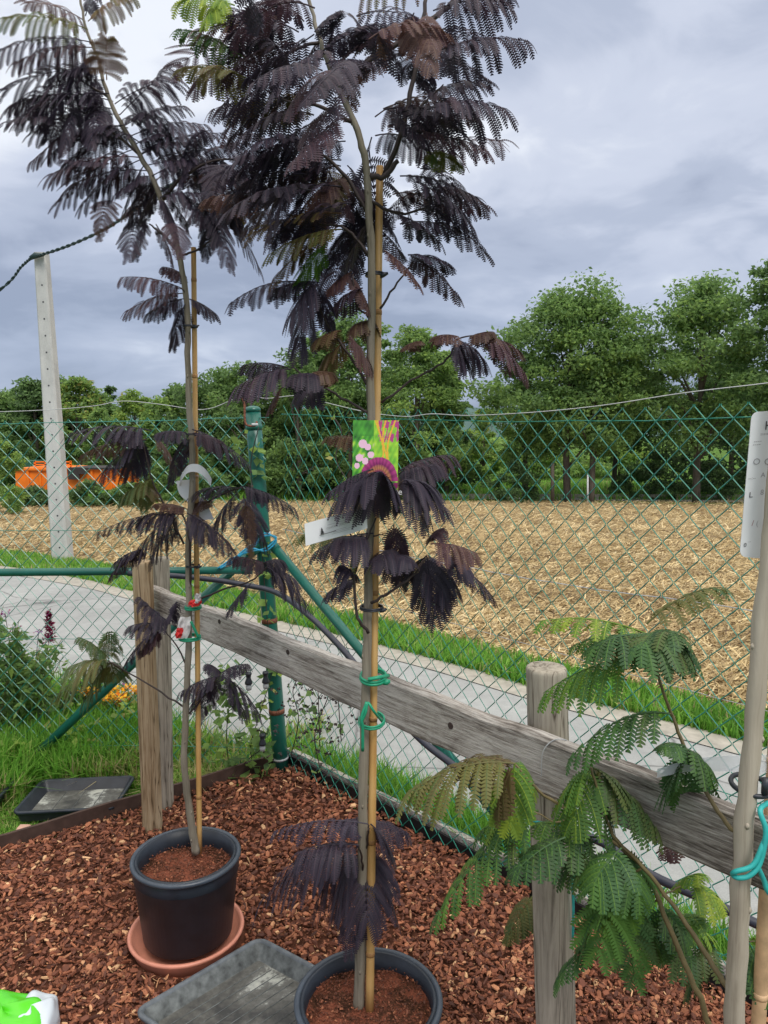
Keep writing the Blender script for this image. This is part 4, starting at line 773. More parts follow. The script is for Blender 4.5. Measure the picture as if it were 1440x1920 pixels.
# ------------------------------------------------------------------ stakes
def stake(a, b, r0, r1, label, nodes, mat='bamboo'):
    t = thing('bamboo_stake', a, label, 'stake', 'bamboo stakes'); g = G(); m = 24; P = [a+(b-a)*s for s in np.linspace(0, 1, m)]
    tube(g, P, np.linspace(r0, r1, m), 14); g.build('cane', mat, t, True); d = nrm(b-a)
    for s in nodes:
        c = a+(b-a)*s; r = r0+(r1-r0)*s; g = G(); tube(g, [c-d*.006, c-d*.002, c+d*.002, c+d*.006], [r*1.01, r*1.10, r*1.10, r*1.01], 14); g.build('node_ring', 'bamboo_pale' if mat == 'bamboo_pale' else 'node', t, True)
stake(at(374, 1600, Y1+.01), at(363, 464, Y1+.035), .0086, .0078, 'bamboo stake beside the left silk tree, its top in the open sky', [.1, .28, .46, .64, .80, .95])
stake(at(693, 1905, Y2-.012), at(712, 312, Y2+.05), .0104, .0082, 'bamboo stake beside the middle silk tree, reaching into its crown', [.08, .22, .37, .52, .68, .84])
stake(at(1402, 2250, Y3+.05), at(1486, 860, Y3+.05), .0125, .0115, 'pale bamboo stake behind the trunk at the right edge', [.3, .62], 'bamboo_pale')
# ------------------------------------------------------------------ pots, saucer, trays, bag
def pot(c, zb, zt, rb_, rt, label, soilz, seed):
    t = thing('plant_pot', (c[0], c[1], zb), label, 'plant pot', 'dark plastic plant pots'); b = (c[0], c[1], 0)
    g = G(); lathe(g, b, [(.001, zb+.002), (rb_-.008, zb), (rb_, zb+.006), (rb_+(rt-rb_)*.82-.003, zt-.052), (rb_+(rt-rb_)*.82, zt-.050), (rt-.014, zt-.022), (rt-.014, zt-.002), (rt-.022, zt-.003), (rt-.026, zt-.05), (rb_-.002, zb+.02)]); bdy = g.build('body', 'pot', t, True)
    g = G(); a = [(rt-.016, zt-.024)] + [(rt-.006+.0075*math.cos(q), zt-.008+.0075*math.sin(q)) for q in np.linspace(-1.9, 2.6, 12)] + [(rt-.020, zt-.010)]; lathe(g, b, a); g.build('rim', 'pot_rim', bdy, True)
    g = G(); rs = rt-.0255; nr, na = 16, 48; V = [[c[0], c[1], soilz]]; F = []
    for i in range(1, nr+1):
        for j in range(na):
            r = rs*i/nr; a_ = j*2*math.pi/na; x_, y_ = c[0]+r*math.cos(a_), c[1]+r*math.sin(a_); V.append([x_, y_, soilz+.010*float(vnoise(x_*22, y_*22, seed))*(1-.5*i/nr)+.006*(1-i/nr)])
    V = np.array(V); g.add(V, [[0, 1+j, 1+(j+1) % na] for j in range(na)])
    q = [[1+(i-1)*na+j, 1+i*na+j, 1+i*na+(j+1) % na, 1+(i-1)*na+(j+1) % na] for i in range(1, nr) for j in range(na)]
    g.F.append(np.array(q)); g.A.append(np.full(len(q), .5)); g.T.append(np.full(len(q), .5)); sl_ = g.build('soil', 'pot_soil', t, True)
    def samp(n):
        r = rs*np.sqrt(rng.random(n))*.98; a_ = rng.uniform(0, 6.28, n); return c[0]+r*np.cos(a_), c[1]+r*np.sin(a_), np.ones(n)
    ch = chips('soil_crumbs', 1500, samp, lambda x, y: soilz-.001+.010*vnoise(x*22, y*22, seed)*.7+.003, .003, .011, parent=None, lo=.0, hi=.8)
    ch.parent = t; ch.location = -t.location; ch['kind'] = 'stuff'
    return t
c1 = on(349, 1600, .325); c2 = on(691, 1868, .305)
pot(c1, .060, .325, .138, .169, 'dark grey round pot standing in the terracotta saucer', .268, 3)
pot(c2, .030, .305, .135, .177, 'dark grey round pot in the foreground holding the middle tree', .262, 6)
t = thing('saucer', (c1[0], c1[1], .03), 'terracotta coloured saucer under the left pot on the bark', 'saucer')
g = G(); lathe(g, (c1[0]-.004, c1[1]-.004, 0), [(.001, .036), (.143, .036), (.166, .074), (.171, .080), (.178, .080), (.181, .074), (.177, .068), (.160, .028), (.152, .022), (.001, .022)]); g.build('dish', 'terracotta', t, True)
def tray(A, u, v, lu, lv, z, h, label, ribs=9, pu=0.0, tilt=0.0, ms='tray_side', mr='tray_rim'):
    t = thing('plant_tray', A+UP*z, label, 'tray', 'black plastic trays'); u = nrm(u); v = nrm(v); zz = lambda a, b: z+tilt*b
    def ring(i, zo, rad=.035, n=6):
        out = []; cs = [(i, i), (lu-i, i), (lu-i, lv-i), (i, lv-i)]; dirs = [(1, 1), (-1, 1), (-1, -1), (1, -1)]; st = [math.pi, 1.5*math.pi, 0, .5*math.pi]
        rad = max(.006, rad-i)
        for (a, b), (da, db), s in zip(cs, dirs, st):
            for q in np.linspace(0, math.pi/2, n):
                a2 = a+da*rad+rad*math.cos(s+q); b2 = b+db*rad+rad*math.sin(s+q); out.append(A+u*a2+v*b2+UP*(zz(a2, b2)+zo))
        return np.array(out)
    def bandm(g, rings):
        n = len(rings[0]); V = np.concatenate(rings); i = np.arange(n); j = (i+1) % n
        g.add(V, np.concatenate([np.stack([k*n+i, k*n+j, k*n+n+j, k*n+n+i], 1) for k in range(len(rings)-1)]))
    g = G(); bandm(g, [ring(0.006, h-.004), ring(0.020, .0), ring(.03, -.002)]); bandm(g, [ring(.014, h-.003), ring(.040, .012), ring(.044, .010)]); sd_ = g.build('sides', ms, t)
    g = G(); bandm(g, [ring(.006, h-.012), ring(-.001, h-.008), ring(-.002, h), ring(.003, h+.004), ring(.011, h+.003), ring(.014, h-.004)]); g.build('rim', mr, sd_, True)
    g = G(); r_ = ring(.042, .011); n = len(r_); cc = r_.mean(0); g.add(np.vstack([r_, cc]), [[i, (i+1) % n, n] for i in range(n)])
    # grooves as real ridges on the floor
    fl2 = g.build('floor', 'tray_floor', t)
    for k in range(1, ribs):
        g = G(); a = .045+(lu-.09)*k/ribs; P0 = A+u*a+v*.05+UP*(zz(a, .05)+.0118); P1 = A+u*a+v*(lv-.05)+UP*(zz(a, lv-.05)+.0118); tube(g, [P0, P1], .0014, 4); g.build('ridge', 'tray_side', fl2)
TA = np.array([-.385, 2.16, 0]); tray(TA, np.array([.82, -.575, 0]), np.array([-.70, -.715, 0]), .38, .42, .047, .050, 'grey scuffed plastic tray in the foreground beside the middle pot', 10)
q0 = on(2, 1545, .05); q1 = on(78, 1464, .05); q2 = on(255, 1456, .05); q3 = on(190, 1530, .05)
A_ = q1*[1, 1, 0]; uu = (q2-q1)*[1, 1, 0]; vv = (q0-q1)*[1, 1, 0]; vv2 = vv-nrm(uu)*np.dot(vv, nrm(uu))*.2
tray(A_, uu, vv2, np.linalg.norm(uu), np.linalg.norm(vv2)*.80, .005, .05, 'black tray with pale dried residue lying left of the tall wooden post', 4, ms='black_plastic', mr='pot')
q4 = on(34, 1467, .05)*[1, 1, 0]; tray(q4, nrm(vv2), -nrm(uu), .36, .55, .02, .05, 'black tray cut off by the left picture edge', 3, ms='black_plastic', mr='pot')
def bag():
    c = at(20, 1930, 1.78); t = thing('plastic_bag', c-[0, 0, .05], 'crumpled bright green and white plastic bag in the lower left corner', 'bag')
    for nm, mt, sc_, of in (('bag_film', 'bag_green', (.115, .09, .062), (-.02, 0, .0)), ('white_edge', 'bag_white', (.060, .085, .056), (.050, .012, -.003))):
        n, m = 64, 32; V = []
        for i in range(m+1):
            ph = math.pi*i/m
            for j in range(n):
                a = j*2*math.pi/n; d = np.array([math.sin(ph)*math.cos(a), math.sin(ph)*math.sin(a), math.cos(ph)])
                r = 1+.07*math.sin(3*a+2*ph)+.04*math.sin(5*a-4*ph+1)+.02*math.sin(9*ph+4*a); d = np.sign(d)*np.abs(d)**.75; V.append(c+np.array(of)+d*np.array(sc_)*r)
        F = [[i*n+j, i*n+(j+1) % n, (i+1)*n+(j+1) % n, (i+1)*n+j] for i in range(m) for j in range(n)]
        g = G(); g.add(V, F); g.build(nm, mt, t, True)
bag()
g = G(); c = on(45, 1555, .03); box(g, c, (.055, .04, .03), bev=.008); tag(g.build('stone', 'brick', smooth=True), 'small pink brick fragment outside the left edging', 'stone')
# ------------------------------------------------------------------ ties, tape, labels
def loop(g, c, rx, ry, r, tiltz=0.0, n=20, flat=1.0):
    P = [c+np.array([rx*math.cos(a), ry*math.sin(a), tiltz*math.cos(a)]) for a in np.linspace(0, 2*math.pi, n)]; tube(g, P, r, 6)
def tie(name, mat, label, fn, cat='tie'):
    global TIE
    c, parts = fn; t = TIE = thing(name, c, label, cat)
    for nm, gg in parts: gg.build(nm, mat, t, True)
def mk(c, rx, ry, r, kn=True, tail=None, tl=0.0):
    g = G(); loop(g, c, rx, ry, r, tl); loop(g, c+UP*r*1.8, rx*.99, ry, r*.9, tl); out = [('band', g)]
    if kn: g2 = G(); k = c+np.array([rx, -ry*.6, 0]); tube(g2, [k-[.008, 0, .004], k, k+[.009, 0, .003]], [r, r*2.2, r], 8); out.append(('knot', g2))
    if tail is not None: g3 = G(); tube(g3, smooth_path(tail, 5), r*1.3, 8); out.append(('tail', g3))
    return c, out
m12 = lambda y, x, Y: at(x, y, Y)
tie('black_tie', 'black_plastic', 'thin black tie round the left trunk and stake, high against the sky', mk(m12(613, 357, Y1), .021, .022, .0018))
tie('black_tie', 'black_plastic', 'thin black tie round the left trunk and stake beside the fence top', mk(m12(815, 359, Y1), .021, .022, .0018))
tie('black_tie', 'black_plastic', 'thin black tie round the left trunk and stake at pipe height', mk(m12(1062, 362, Y1), .021, .022, .0018))
tie('black_tie', 'black_plastic', 'black tie with a knot round the middle trunk and stake, just above the hanging spray', mk(m12(1141, 697, Y2), .026, .028, .0022, True))
tie('black_tie', 'black_plastic', 'black tie round the middle stake inside the crown', mk(m12(517, 703, Y2+.02), .020, .022, .0025))
tie('black_tie', 'black_plastic', 'black tie round the middle stake below the low leaves', mk(m12(1705, 693, Y2), .022, .024, .0018, False))
tie('green_tie', 'tie_green', 'green rubber band tying the middle trunk to the rail, upper of two', mk(m12(1271, 700, Y2+.02), .030, .05, .0036, True, [at(690, 1274, Y2-.03), at(712, 1270, Y2-.025), at(728, 1267, Y2+.03)]))
tie('green_tie', 'tie_green', 'green rubber tie with a loop and long hanging end on the middle trunk', mk(m12(1352, 697, Y2+.02), .030, .05, .0028, False, [at(688, 1316, Y2-.03), at(678, 1345, Y2-.035), at(680, 1365, Y2-.035), at(680, 1408, Y2-.03)]))
g = G(); tube(g, smooth_path([at(679, 1352, Y2-.035), at(686, 1335, Y2-.035), at(690, 1318, Y2-.03), at(702, 1335, Y2-.03), at(720, 1357, Y2+.03)]), .0030, 8)
g.build('cord', 'tie_green', TIE, True)
tie('green_tie', 'tie_green', 'green tie below the white ribbon on the left trunk', mk(m12(1140, 362, Y1), .024, .028, .0032, False))
tie('green_tie', 'tie_green', 'lower green tie under the red and white tape on the left trunk', mk(m12(1197, 356, Y1-.005), .032, .032, .0034, False, [at(358, 1165, Y1-.035), at(366, 1182, Y1-.035), at(372, 1195, Y1-.03)]))
t = thing('barrier_tape', at(345, 1180, Y1-.03), 'crumpled red and white tape bundled on the left trunk', 'tape')
def rag(cen, sx, sz, seed, mat, nm, dz=0, dpt=.004):
    rs = np.random.default_rng(seed); n = 9; V = []; 
    for i in range(n):
        for j in range(n):
            a, b = (i/(n-1)-.5)*2, (j/(n-1)-.5)*2; k = math.sqrt(max(.15, 1-.5*b*b))
            V.append(cen+np.array([a*sx*k+.25*b*sx, rs.normal(0, dpt)-.008*(1-a*a), b*sz]))
    V = np.array(V); F = [[i*n+j, i*n+j+1, (i+1)*n+j+1, (i+1)*n+j] for i in range(n-1) for j in range(n-1)]
    g = G(); g.add(V, F); g.build(nm, mat, t, True)
rag(at(345, 1176, Y1-.03), .021, .034, 1, 'white_tape', 'white_band'); rag(at(336, 1186, Y1-.045), .011, .016, 2, 'red_tape', 'red_band'); rag(at(366, 1130, Y1-.03), .020, .010, 3, 'red_tape', 'red_ribbon'); rag(at(371, 1121, Y1-.036), .010, .015, 4, 'white_tape', 'white_ribbon')
# cyan cord and black clip on the right trunk
t = thing('turquoise_cord', at(1400, 1620, Y3-.02), 'thick turquoise cord tying the right trunk to the rail', 'tie')
for pp in ([at(1452, 1540, Y3-.01), at(1432, 1580, Y3-.03), at(1412, 1622, Y3-.035), at(1380, 1634, Y3-.03), at(1374, 1640, Y3-.02), at(1384, 1646, Y3-.03), at(1405, 1642, Y3-.035), at(1425, 1618, Y3-.035), at(1436, 1560, Y3-.03), at(1425, 1520, Y3-.02), at(1440, 1505, Y3)], [at(1420, 1624, Y3-.035), at(1432, 1650, Y3-.03), at(1440, 1672, Y3-.03), at(1460, 1690, Y3-.02)]):
    g = G(); tube(g, smooth_path(pp), .0042, 10); g.build('cord', 'tie_cyan', t, True)
t = thing('black_clip', at(1410, 1472, Y3), 'black plastic clip strap round the right trunk', 'clip')
g = G(); c = at(1408, 1472, Y3+.02); tube(g, [c+np.array([.030*math.cos(a), .034*math.sin(a), .003*math.sin(a)]) for a in np.linspace(0, 2*math.pi, 26)], .0042, 8); g.build('strap', 'black_plastic', t, True)
g = G(); c = at(1435, 1474, Y3-.015); tube(g, [c-[0, 0, .013], c+[0, 0, .013]], .006, 10); g.build('buckle', 'black_plastic', t, True)
t = thing('turquoise_cord', at(1036, 1546, FY-.06), 'thin turquoise cord wrapped round the grey front post behind leaves', 'tie')
g = G(); tube(g, smooth_path([at(1002, 1600, FY-.06), at(1000, 1618, FY-.062), at(1004, 1632, FY-.06)]), .003, 6); g.build('cord', 'tie_cyan', t, True); g = G(); tube(g, smooth_path([at(1072, 1640, FY-.05), at(1075, 1700, FY-.045), at(1074, 1760, FY-.04)]), .003, 6)
g.build('cord', 'tie_cyan', t, True); g = G(); tube(g, smooth_path([at(1000, 1540, FY-.065), at(1035, 1546, FY-.08), at(1078, 1552, FY-.05)]), .003, 6); g.build('cord', 'tie_cyan', t, True)
g = G(); tube(g, smooth_path([at(1015, 1455, 1.5), at(1018, 1410, 1.5), at(1038, 1388, 1.5), at(1062, 1388, 1.5), at(1070, 1400, 1.52)]), .0011, 6); tag(g.build('wire_loop', 'galv'), 'thin pale wire loop over the rail beside the grey front post', 'wire')

def text_mesh(txt, size, mat, parent, origin, ux, uz, name='lettering', extr=.0003):
    cu = bpy.data.curves.new('lettering_curve', 'FONT'); cu.body = txt; cu.size = size; cu.extrude = 0; cu.resolution_u = 2
    tmp = bpy.data.objects.new('lettering_tmp', cu); C.objects.link(tmp); bpy.context.view_layer.update()
    me = bpy.data.meshes.new_from_object(tmp.evaluated_get(bpy.context.evaluated_depsgraph_get())); bpy.data.objects.remove(tmp)
    n = len(me.vertices); co = np.zeros(n*3); me.vertices.foreach_get('co', co); co = co.reshape(-1, 3)
    off = wloc(parent); W_ = np.array(origin)+co[:, :1]*ux+co[:, 1:2]*uz-off
    me.vertices.foreach_set('co', W_.astype(np.float32).ravel()); me.update(); me.materials.clear(); me.materials.append(MAT[mat])
    o = bpy.data.objects.new(name, me); C.objects.link(o); o.parent = parent; return o
def curved_strip(name, P, width_vecs, mat, parent, th=.0010):
    P = np.array(P); W_ = np.array(width_vecs); m = len(P); T = np.gradient(P, axis=0); Nv = np.cross(T, W_); Nv /= np.linalg.norm(Nv, axis=1, keepdims=True)
    V = np.stack([P-W_/2-Nv*th/2, P+W_/2-Nv*th/2, P+W_/2+Nv*th/2, P-W_/2+Nv*th/2], 1).reshape(-1, 3); F = []
    for k in range(m-1):
        for q in range(4): r_ = (q+1) % 4; F.append([k*4+q, k*4+r_, k*4+4+r_, k*4+4+q])
    F += [[3, 2, 1, 0], [(m-1)*4+q for q in range(4)]]; g = G(); g.add(V, F); return g.build(name, mat, parent, False)
def card(px4, Y4):
    return [at(*p, y) for p, y in zip(px4, Y4)]
# picture card on the middle tree
t = thing('picture_card', at(705, 860, Y2-.045), 'printed plant picture card hanging on the middle trunk', 'plant label')
a0, a1 = at(662, 788, Y2-.045), at(748, 788, Y2-.045); b0 = at(660, 934, Y2-.045); ux = nrm(a1-a0); uz = nrm(a0-b0); Wc = np.linalg.norm(a1-a0); Hc = np.linalg.norm(a0-b0); cen = b0+ux*Wc/2+uz*Hc/2; nv_ = nrm(np.cross(ux, uz))
def grid_card(nx, nz, fn):
    g = G(); V = []; 
    for j in range(nz+1):
        for i in range(nx+1): V.append(b0+ux*Wc*i/nx+uz*Hc*j/nz+nv_*.001)
    F, A, T = [], [], []
    for j in range(nz):
        for i in range(nx): F.append([j*(nx+1)+i, j*(nx+1)+i+1, (j+1)*(nx+1)+i+1, (j+1)*(nx+1)+i]); r_, q_ = fn((i+.5)/nx, (j+.5)/nz); A.append(r_); T.append(q_)
    g.add(V, F, np.array(A), np.array(T)); return g
def pic(u, v):
    n_ = float(vnoise(u*14, v*18, 3)); base = .12+.35*(.5+n_)*(1 if v < .8 else .4)
    if u > .45 and v > .3: base = .42+.12*n_
    r = .5+.3*float(vnoise(u*40, v*40, 5))
    for cu_, cv_, rr_ in ((.22, .70, .09), (.33, .66, .07), (.15, .52, .08), (.28, .48, .07), (.10, .42, .06), (.40, .56, .07)):
        if (u-cu_)**2+((v-cv_)*1.6)**2 < rr_**2: return .95, .65
    dx, dy = u-.58, v-.22; ang = math.atan2(dy, dx); rad = math.hypot(dx, dy*1.35)
    if 0 < ang < math.pi and rad < .42 and v > .2: return (.9 if math.sin(ang*24) > 0 else .2), .92+.06*math.sin(rad*20)
    for c_ in (.55, .66, .78, .88):
        if abs(u-c_-.12*math.sin(v*5+c_*9)) < .018 and v > .5: return .8, .8
    if v > .72 and u > .55 and float(vnoise(u*30, v*16, 8)) > .0: return .8, 1.0
    if v < .2 and float(vnoise(u*22, v*22, 9)) > .1: return .7, .9
    return r, base
g = G(); box(g, cen, (Wc, Hc, .0014), np.array([ux, uz, nv_])); g.build('card', 'white_plastic', t)
grid_card(70, 110, pic).build('printed_picture', 'card_green', t)
text_mesh('Chocolate', .020, 'white_ink', t, b0+ux*Wc*.26+uz*Hc*.045+nv_*.0016, ux, uz)
# strip label
t = thing('label_strip', at(630, 985, Y2-.05), 'long white paper label with small print sticking out left of the middle trunk', 'plant label')
mid = [(572, 1000), (600, 992), (630, 984), (660, 976), (688, 967)]; P = smooth_path([at(x_, y_+3, Y2-.115+.0006*(x_-570)) for x_, y_ in mid], 5); wv = at(0, 0, Y2)*0
wd_ = [np.array([-.002, 0, .047+.001*i/len(P)]) for i in range(len(P))]; curved_strip('paper', P, wd_, 'white_plastic', t)
ux2 = nrm(P[-1]-P[0]); nv2 = nrm(np.cross(ux2, UP)); uz2 = nrm(np.cross(nv2, ux2)); oo = P[0]+nv2*.004
text_mesh('CENTRAL JARDIN', .0065, 'ink_pale', t, oo+ux2*.049+uz2*(-.001), ux2, uz2); 
g = G()
for k in range(5):
    p = oo+ux2*(.050+.01*(k % 2))+uz2*(.008-.004*k if k < 2 else -.001-.0032*k); box(g, p+ux2*.03+nv2*.0002, (.055-.012*(k % 3), .0006, .0002), np.array([ux2, uz2, nv2]))
g.build('print_lines', 'ink_pale', t)
g = G(); pb = oo+ux2*.038-uz2*.0075
for k in range(3): g.add([pb-ux2*(.005-k*.0012)+uz2*(.004*k), pb+ux2*(.005-k*.0012)+uz2*(.004*k), pb+uz2*(.004*k+.0065)], [[0, 1, 2]])
box(g, pb+ux2*.012-uz2*.0012, (.040, .0012, .0002), np.array([ux2, uz2, nv2])); g.build('tree_logo', 'ink', t)
# white looped tag on the left tree
t = thing('label_tag', at(370, 910, Y1-.02), 'white paper tag looped round the left trunk', 'plant label')
P = smooth_path([at(340, 905, Y1+.04), at(338, 900, Y1-.005), at(352, 880, Y1-.03), at(370, 878, Y1-.035), at(385, 888, Y1-.03), at(396, 905, Y1-.015)], 6); curved_strip('loop', P, [np.array([.004, 0, .024])]*len(P), 'white_plastic', t)
P = smooth_path([at(345, 900, Y1+.03), at(352, 925, Y1+.028), at(372, 945, Y1+.03), at(386, 975, Y1+.03)], 6); curved_strip('hanging_end', P, [np.array([.050, 0, .006])]*len(P), 'white_plastic', t)
g = G(); 
for k in range(4): box(g, at(372+k*4, 892+k*2, Y1-.0365), (.016, .0006, .0012)); 
g.build('print_lines', 'ink_pale', t)
# white card top right
t = thing('white_sign', at(1412, 910, Y3-.04), 'white plastic plant label with faded print at the upper right edge', 'plant label')
YW = Y3+.024; TL, TR, BL, BR = at(1410, 773, YW), at(1470, 768, YW), at(1387, 1044, YW), at(1440, 1048, YW)
pts_ = []; rc = .012
def corner(c, d1, d2):
    d1, d2 = nrm(d1-c), nrm(d2-c); o_ = c+(d1+d2)*rc; return [o_ - d2*rc*math.cos(a)-d1*rc*math.sin(a) for a in np.linspace(math.pi/2, 0, 6)] 
poly = corner(TL, BL, TR)+corner(TR, TL, BR)+corner(BR, TR, BL)+corner(BL, BR, TL)
def corner2(c, prv, nxt):
    a, b = nrm(prv-c)*rc, nrm(nxt-c)*rc; return [(c+a)*(1-s)**2+2*c*s*(1-s)+(c+b)*s*s for s in np.linspace(0, 1, 6)]
poly = corner2(TL, BL, TR)+corner2(TR, TL, BR)+corner2(BR, TR, BL)+corner2(BL, BR, TL); n = len(poly); pf = np.array(poly); pb_ = pf+[0, .0016, 0]
g = G(); g.add(np.vstack([pf, pb_]), [[i, n+i, n+(i+1) % n, (i+1) % n] for i in range(n)]); g.F += [np.array([np.arange(n)[::-1]]), np.array([n+np.arange(n)])]; g.A += [np.array([.5])]*2; g.T += [np.array([.5])]*2; g.build('plate', 'white_plastic', t)
ux3 = nrm(TR-TL); uz3 = nrm(TL-BL); YY = YW-.001
for txt, px_, py_, sz_, mt_ in (('H', 1433, 806, .020, 'ink'), ('===', 1425, 818, .008, 'ink_pale'), ('----', 1413, 831, .010, 'ink_pale'), ('----', 1411, 837, .010, 'ink_pale'), ('O', 1411, 872, .015, 'ink_pale'), ('O', 1432, 872, .015, 'ink_pale'), ('A', 1426, 895, .011, 'ink_pale'), ('--:--', 1403, 900, .008, 'ink_pale'), ('L', 1404, 933, .013, 'ink'), ('8', 1425, 928, .012, 'ink_pale'), ('/', 1409, 986, .013, 'ink_red'), ('(', 1417, 986, .012, 'ink_pale'), ('0', 1394, 1026, .010, 'ink'), ('--', 1403, 1018, .007, 'ink_pale')):
    text_mesh(txt, sz_, mt_, t, at(px_, py_, YY), ux3, uz3)
# pale translucent tag behind right trunk
t = thing('clear_tag', at(1330, 1440, Y3+.06), 'pale translucent plastic tag sticking out behind the right trunk', 'plant label')
P = smooth_path([at(1232, 1450, Y3+.10), at(1290, 1436, Y3+.08), at(1350, 1432, Y3+.06), at(1445, 1432, Y3+.05)], 5); curved_strip('strip', P, [np.array([0, 0, .016+.018*i/len(P)]) for i in range(len(P))], 'clear_film', t)
# ------------------------------------------------------------------ concrete pole and cable
pb0 = hit(118, 1052); pYp = pb0[1]; ptop = at(78, 475, pYp)
t = thing('utility_pole', pb0, 'pale concrete utility pole with bolt holes, leaning left beyond the road', 'utility pole')
wb, wt = 32*pYp/1400*1.0/2, 21*pYp/1400/2
g = G(); V = []
for s, c, w_ in ((-.02, pb0, wb), (1, ptop, wt)):
    c = c + (ptop-pb0)*(s if s < 0 else 0); q = .22*w_
    for a, b in ((-w_+q, -w_), (w_-q, -w_), (w_, -w_+q), (w_, w_-q), (w_-q, w_), (-w_+q, w_), (-w_, w_-q), (-w_, -w_+q)): V.append(c+np.array([a, b, 0]))
g.add(V, [[i, (i+1) % 8, 8+(i+1) % 8, 8+i] for i in range(8)]+[[8, 9, 14, 15], [9, 10, 13, 14], [10, 11, 12, 13]]); g.build('shaft', 'concrete', t)
for k in range(17):
    s = .05+.9*k/17; c = pb0+(ptop-pb0)*s; w_ = wb+(wt-wb)*s; g = G(); c = c+np.array([w_*.15, -w_-.002, 0]); tube(g, [c, c+[0, .02, 0]], .013, 8); g.build('bolt_hole', 'ink', t)
g = G(); P = smooth_path([at(-150, 640, pYp-.2), at(0, 543, pYp-.15), at(40, 500, pYp-.15), at(62, 482, pYp-.15), at(80, 477, pYp-.18), at(130, 460, pYp-.3), at(190, 433, pYp-1), at(235, 405, pYp-1.6), at(330, 340, pYp-2.5)], 14)
th = np.arange(len(P))*1.25; g2 = G(); rad = .014
tube(g, P+np.stack([0*th, np.cos(th)*rad, np.sin(th)*rad], 1), .012, 6); tube(g, P+np.stack([0*th, -np.cos(th)*rad, -np.sin(th)*rad], 1), .012, 6)
MAT['cable'] = plain('dark_cable', (.02, .045, .045), 0.5); tag(g.build('overhead_cable', 'cable', None, True), 'twisted dark overhead cable running past the concrete pole top', 'cable')
t = thing('cable_bracket', at(66, 482, pYp-.1), 'dark cable clamp at the top of the concrete pole', 'bracket')
g = G(); tube(g, [at(57, 484, pYp-.15), at(66, 479, pYp-.15), at(82, 478, pYp-.12)], [.03, .045, .02], 8); g.build('clamp', 'cable', t, True)

# ------------------------------------------------------------------ far container, trees, shrubs
CY = 27.0
def cbox(g, px0, py0, px1, py1, Y, dep, **k):
    a = at(px0, py1, Y); b = at(px1, py0, Y); c = (a+b)/2; c[1] = Y+dep/2; box(g, c, (abs(b[0]-a[0]), dep, abs(b[2]-a[2])), **k)
t = thing('waste_container', hit(150, 920), 'orange metal container with a black tarpaulin edge beyond the field on the left', 'container')
g = G(); cbox(g, 30, 881, 224, 918, CY, 2.2); g.build('body', 'orange', t)
for px in (52, 75, 97, 172, 190, 208): g = G(); cbox(g, px-1.2, 882, px+1.2, 917, CY-.06, .055); g.build('rib', 'orange', t)
g = G(); cbox(g, 28, 878, 226, 882, CY-.08, 2.35); g.build('top_rail', 'orange', t)
g = G(); cbox(g, 126, 877, 224, 880, CY-.12, 2.0); cbox(g, 128, 880, 148, 899, CY-.16, .05); cbox(g, 147, 880, 162, 889, CY-.17, .05); g.build('tarpaulin', 'dark_tarp', t)
t = thing('metal_railing', at(95, 878, CY+.5), 'orange railing standing on the container', 'railing')
for py in (866, 871, 876): g = G(); cbox(g, 64, py-1, 134, py+1, CY+.5, .05); g.build('rail_bar', 'orange', t)
for px in (65, 85, 110, 132): g = G(); cbox(g, px-1, 864, px+1, 880, CY+.5, .05); g.build('upright', 'orange', t)
g = G(); cbox(g, 34, 864, 66, 880, CY+3, 1.0); tag(g.build('green_hoarding', 'far_green'), 'dark green sheet seen behind the orange container', 'hoarding')

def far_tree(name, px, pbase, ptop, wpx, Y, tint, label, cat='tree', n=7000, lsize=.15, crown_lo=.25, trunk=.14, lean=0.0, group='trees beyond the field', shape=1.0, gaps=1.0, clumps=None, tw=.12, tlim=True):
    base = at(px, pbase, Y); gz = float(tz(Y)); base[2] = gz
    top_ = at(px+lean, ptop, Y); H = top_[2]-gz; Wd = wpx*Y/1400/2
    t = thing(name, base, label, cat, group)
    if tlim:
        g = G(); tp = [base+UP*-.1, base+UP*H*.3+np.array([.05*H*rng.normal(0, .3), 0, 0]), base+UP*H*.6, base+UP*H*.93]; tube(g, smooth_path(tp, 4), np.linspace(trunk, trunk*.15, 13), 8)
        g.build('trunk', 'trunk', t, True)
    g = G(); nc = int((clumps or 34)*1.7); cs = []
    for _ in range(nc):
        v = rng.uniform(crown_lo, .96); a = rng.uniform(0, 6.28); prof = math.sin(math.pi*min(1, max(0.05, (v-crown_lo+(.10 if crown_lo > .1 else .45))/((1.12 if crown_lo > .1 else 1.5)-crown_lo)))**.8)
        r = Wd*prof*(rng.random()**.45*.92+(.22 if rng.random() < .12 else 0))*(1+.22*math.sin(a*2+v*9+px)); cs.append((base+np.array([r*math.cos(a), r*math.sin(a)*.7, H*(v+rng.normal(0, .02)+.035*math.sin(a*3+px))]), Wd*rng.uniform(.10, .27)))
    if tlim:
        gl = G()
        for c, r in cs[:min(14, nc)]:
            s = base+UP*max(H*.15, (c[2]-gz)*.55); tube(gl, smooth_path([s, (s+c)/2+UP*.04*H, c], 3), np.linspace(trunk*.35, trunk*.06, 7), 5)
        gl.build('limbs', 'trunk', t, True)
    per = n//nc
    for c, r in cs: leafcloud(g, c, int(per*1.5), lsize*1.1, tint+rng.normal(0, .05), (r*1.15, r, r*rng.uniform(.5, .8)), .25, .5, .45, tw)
    g.build('crown', 'tree_leaf', t); return t
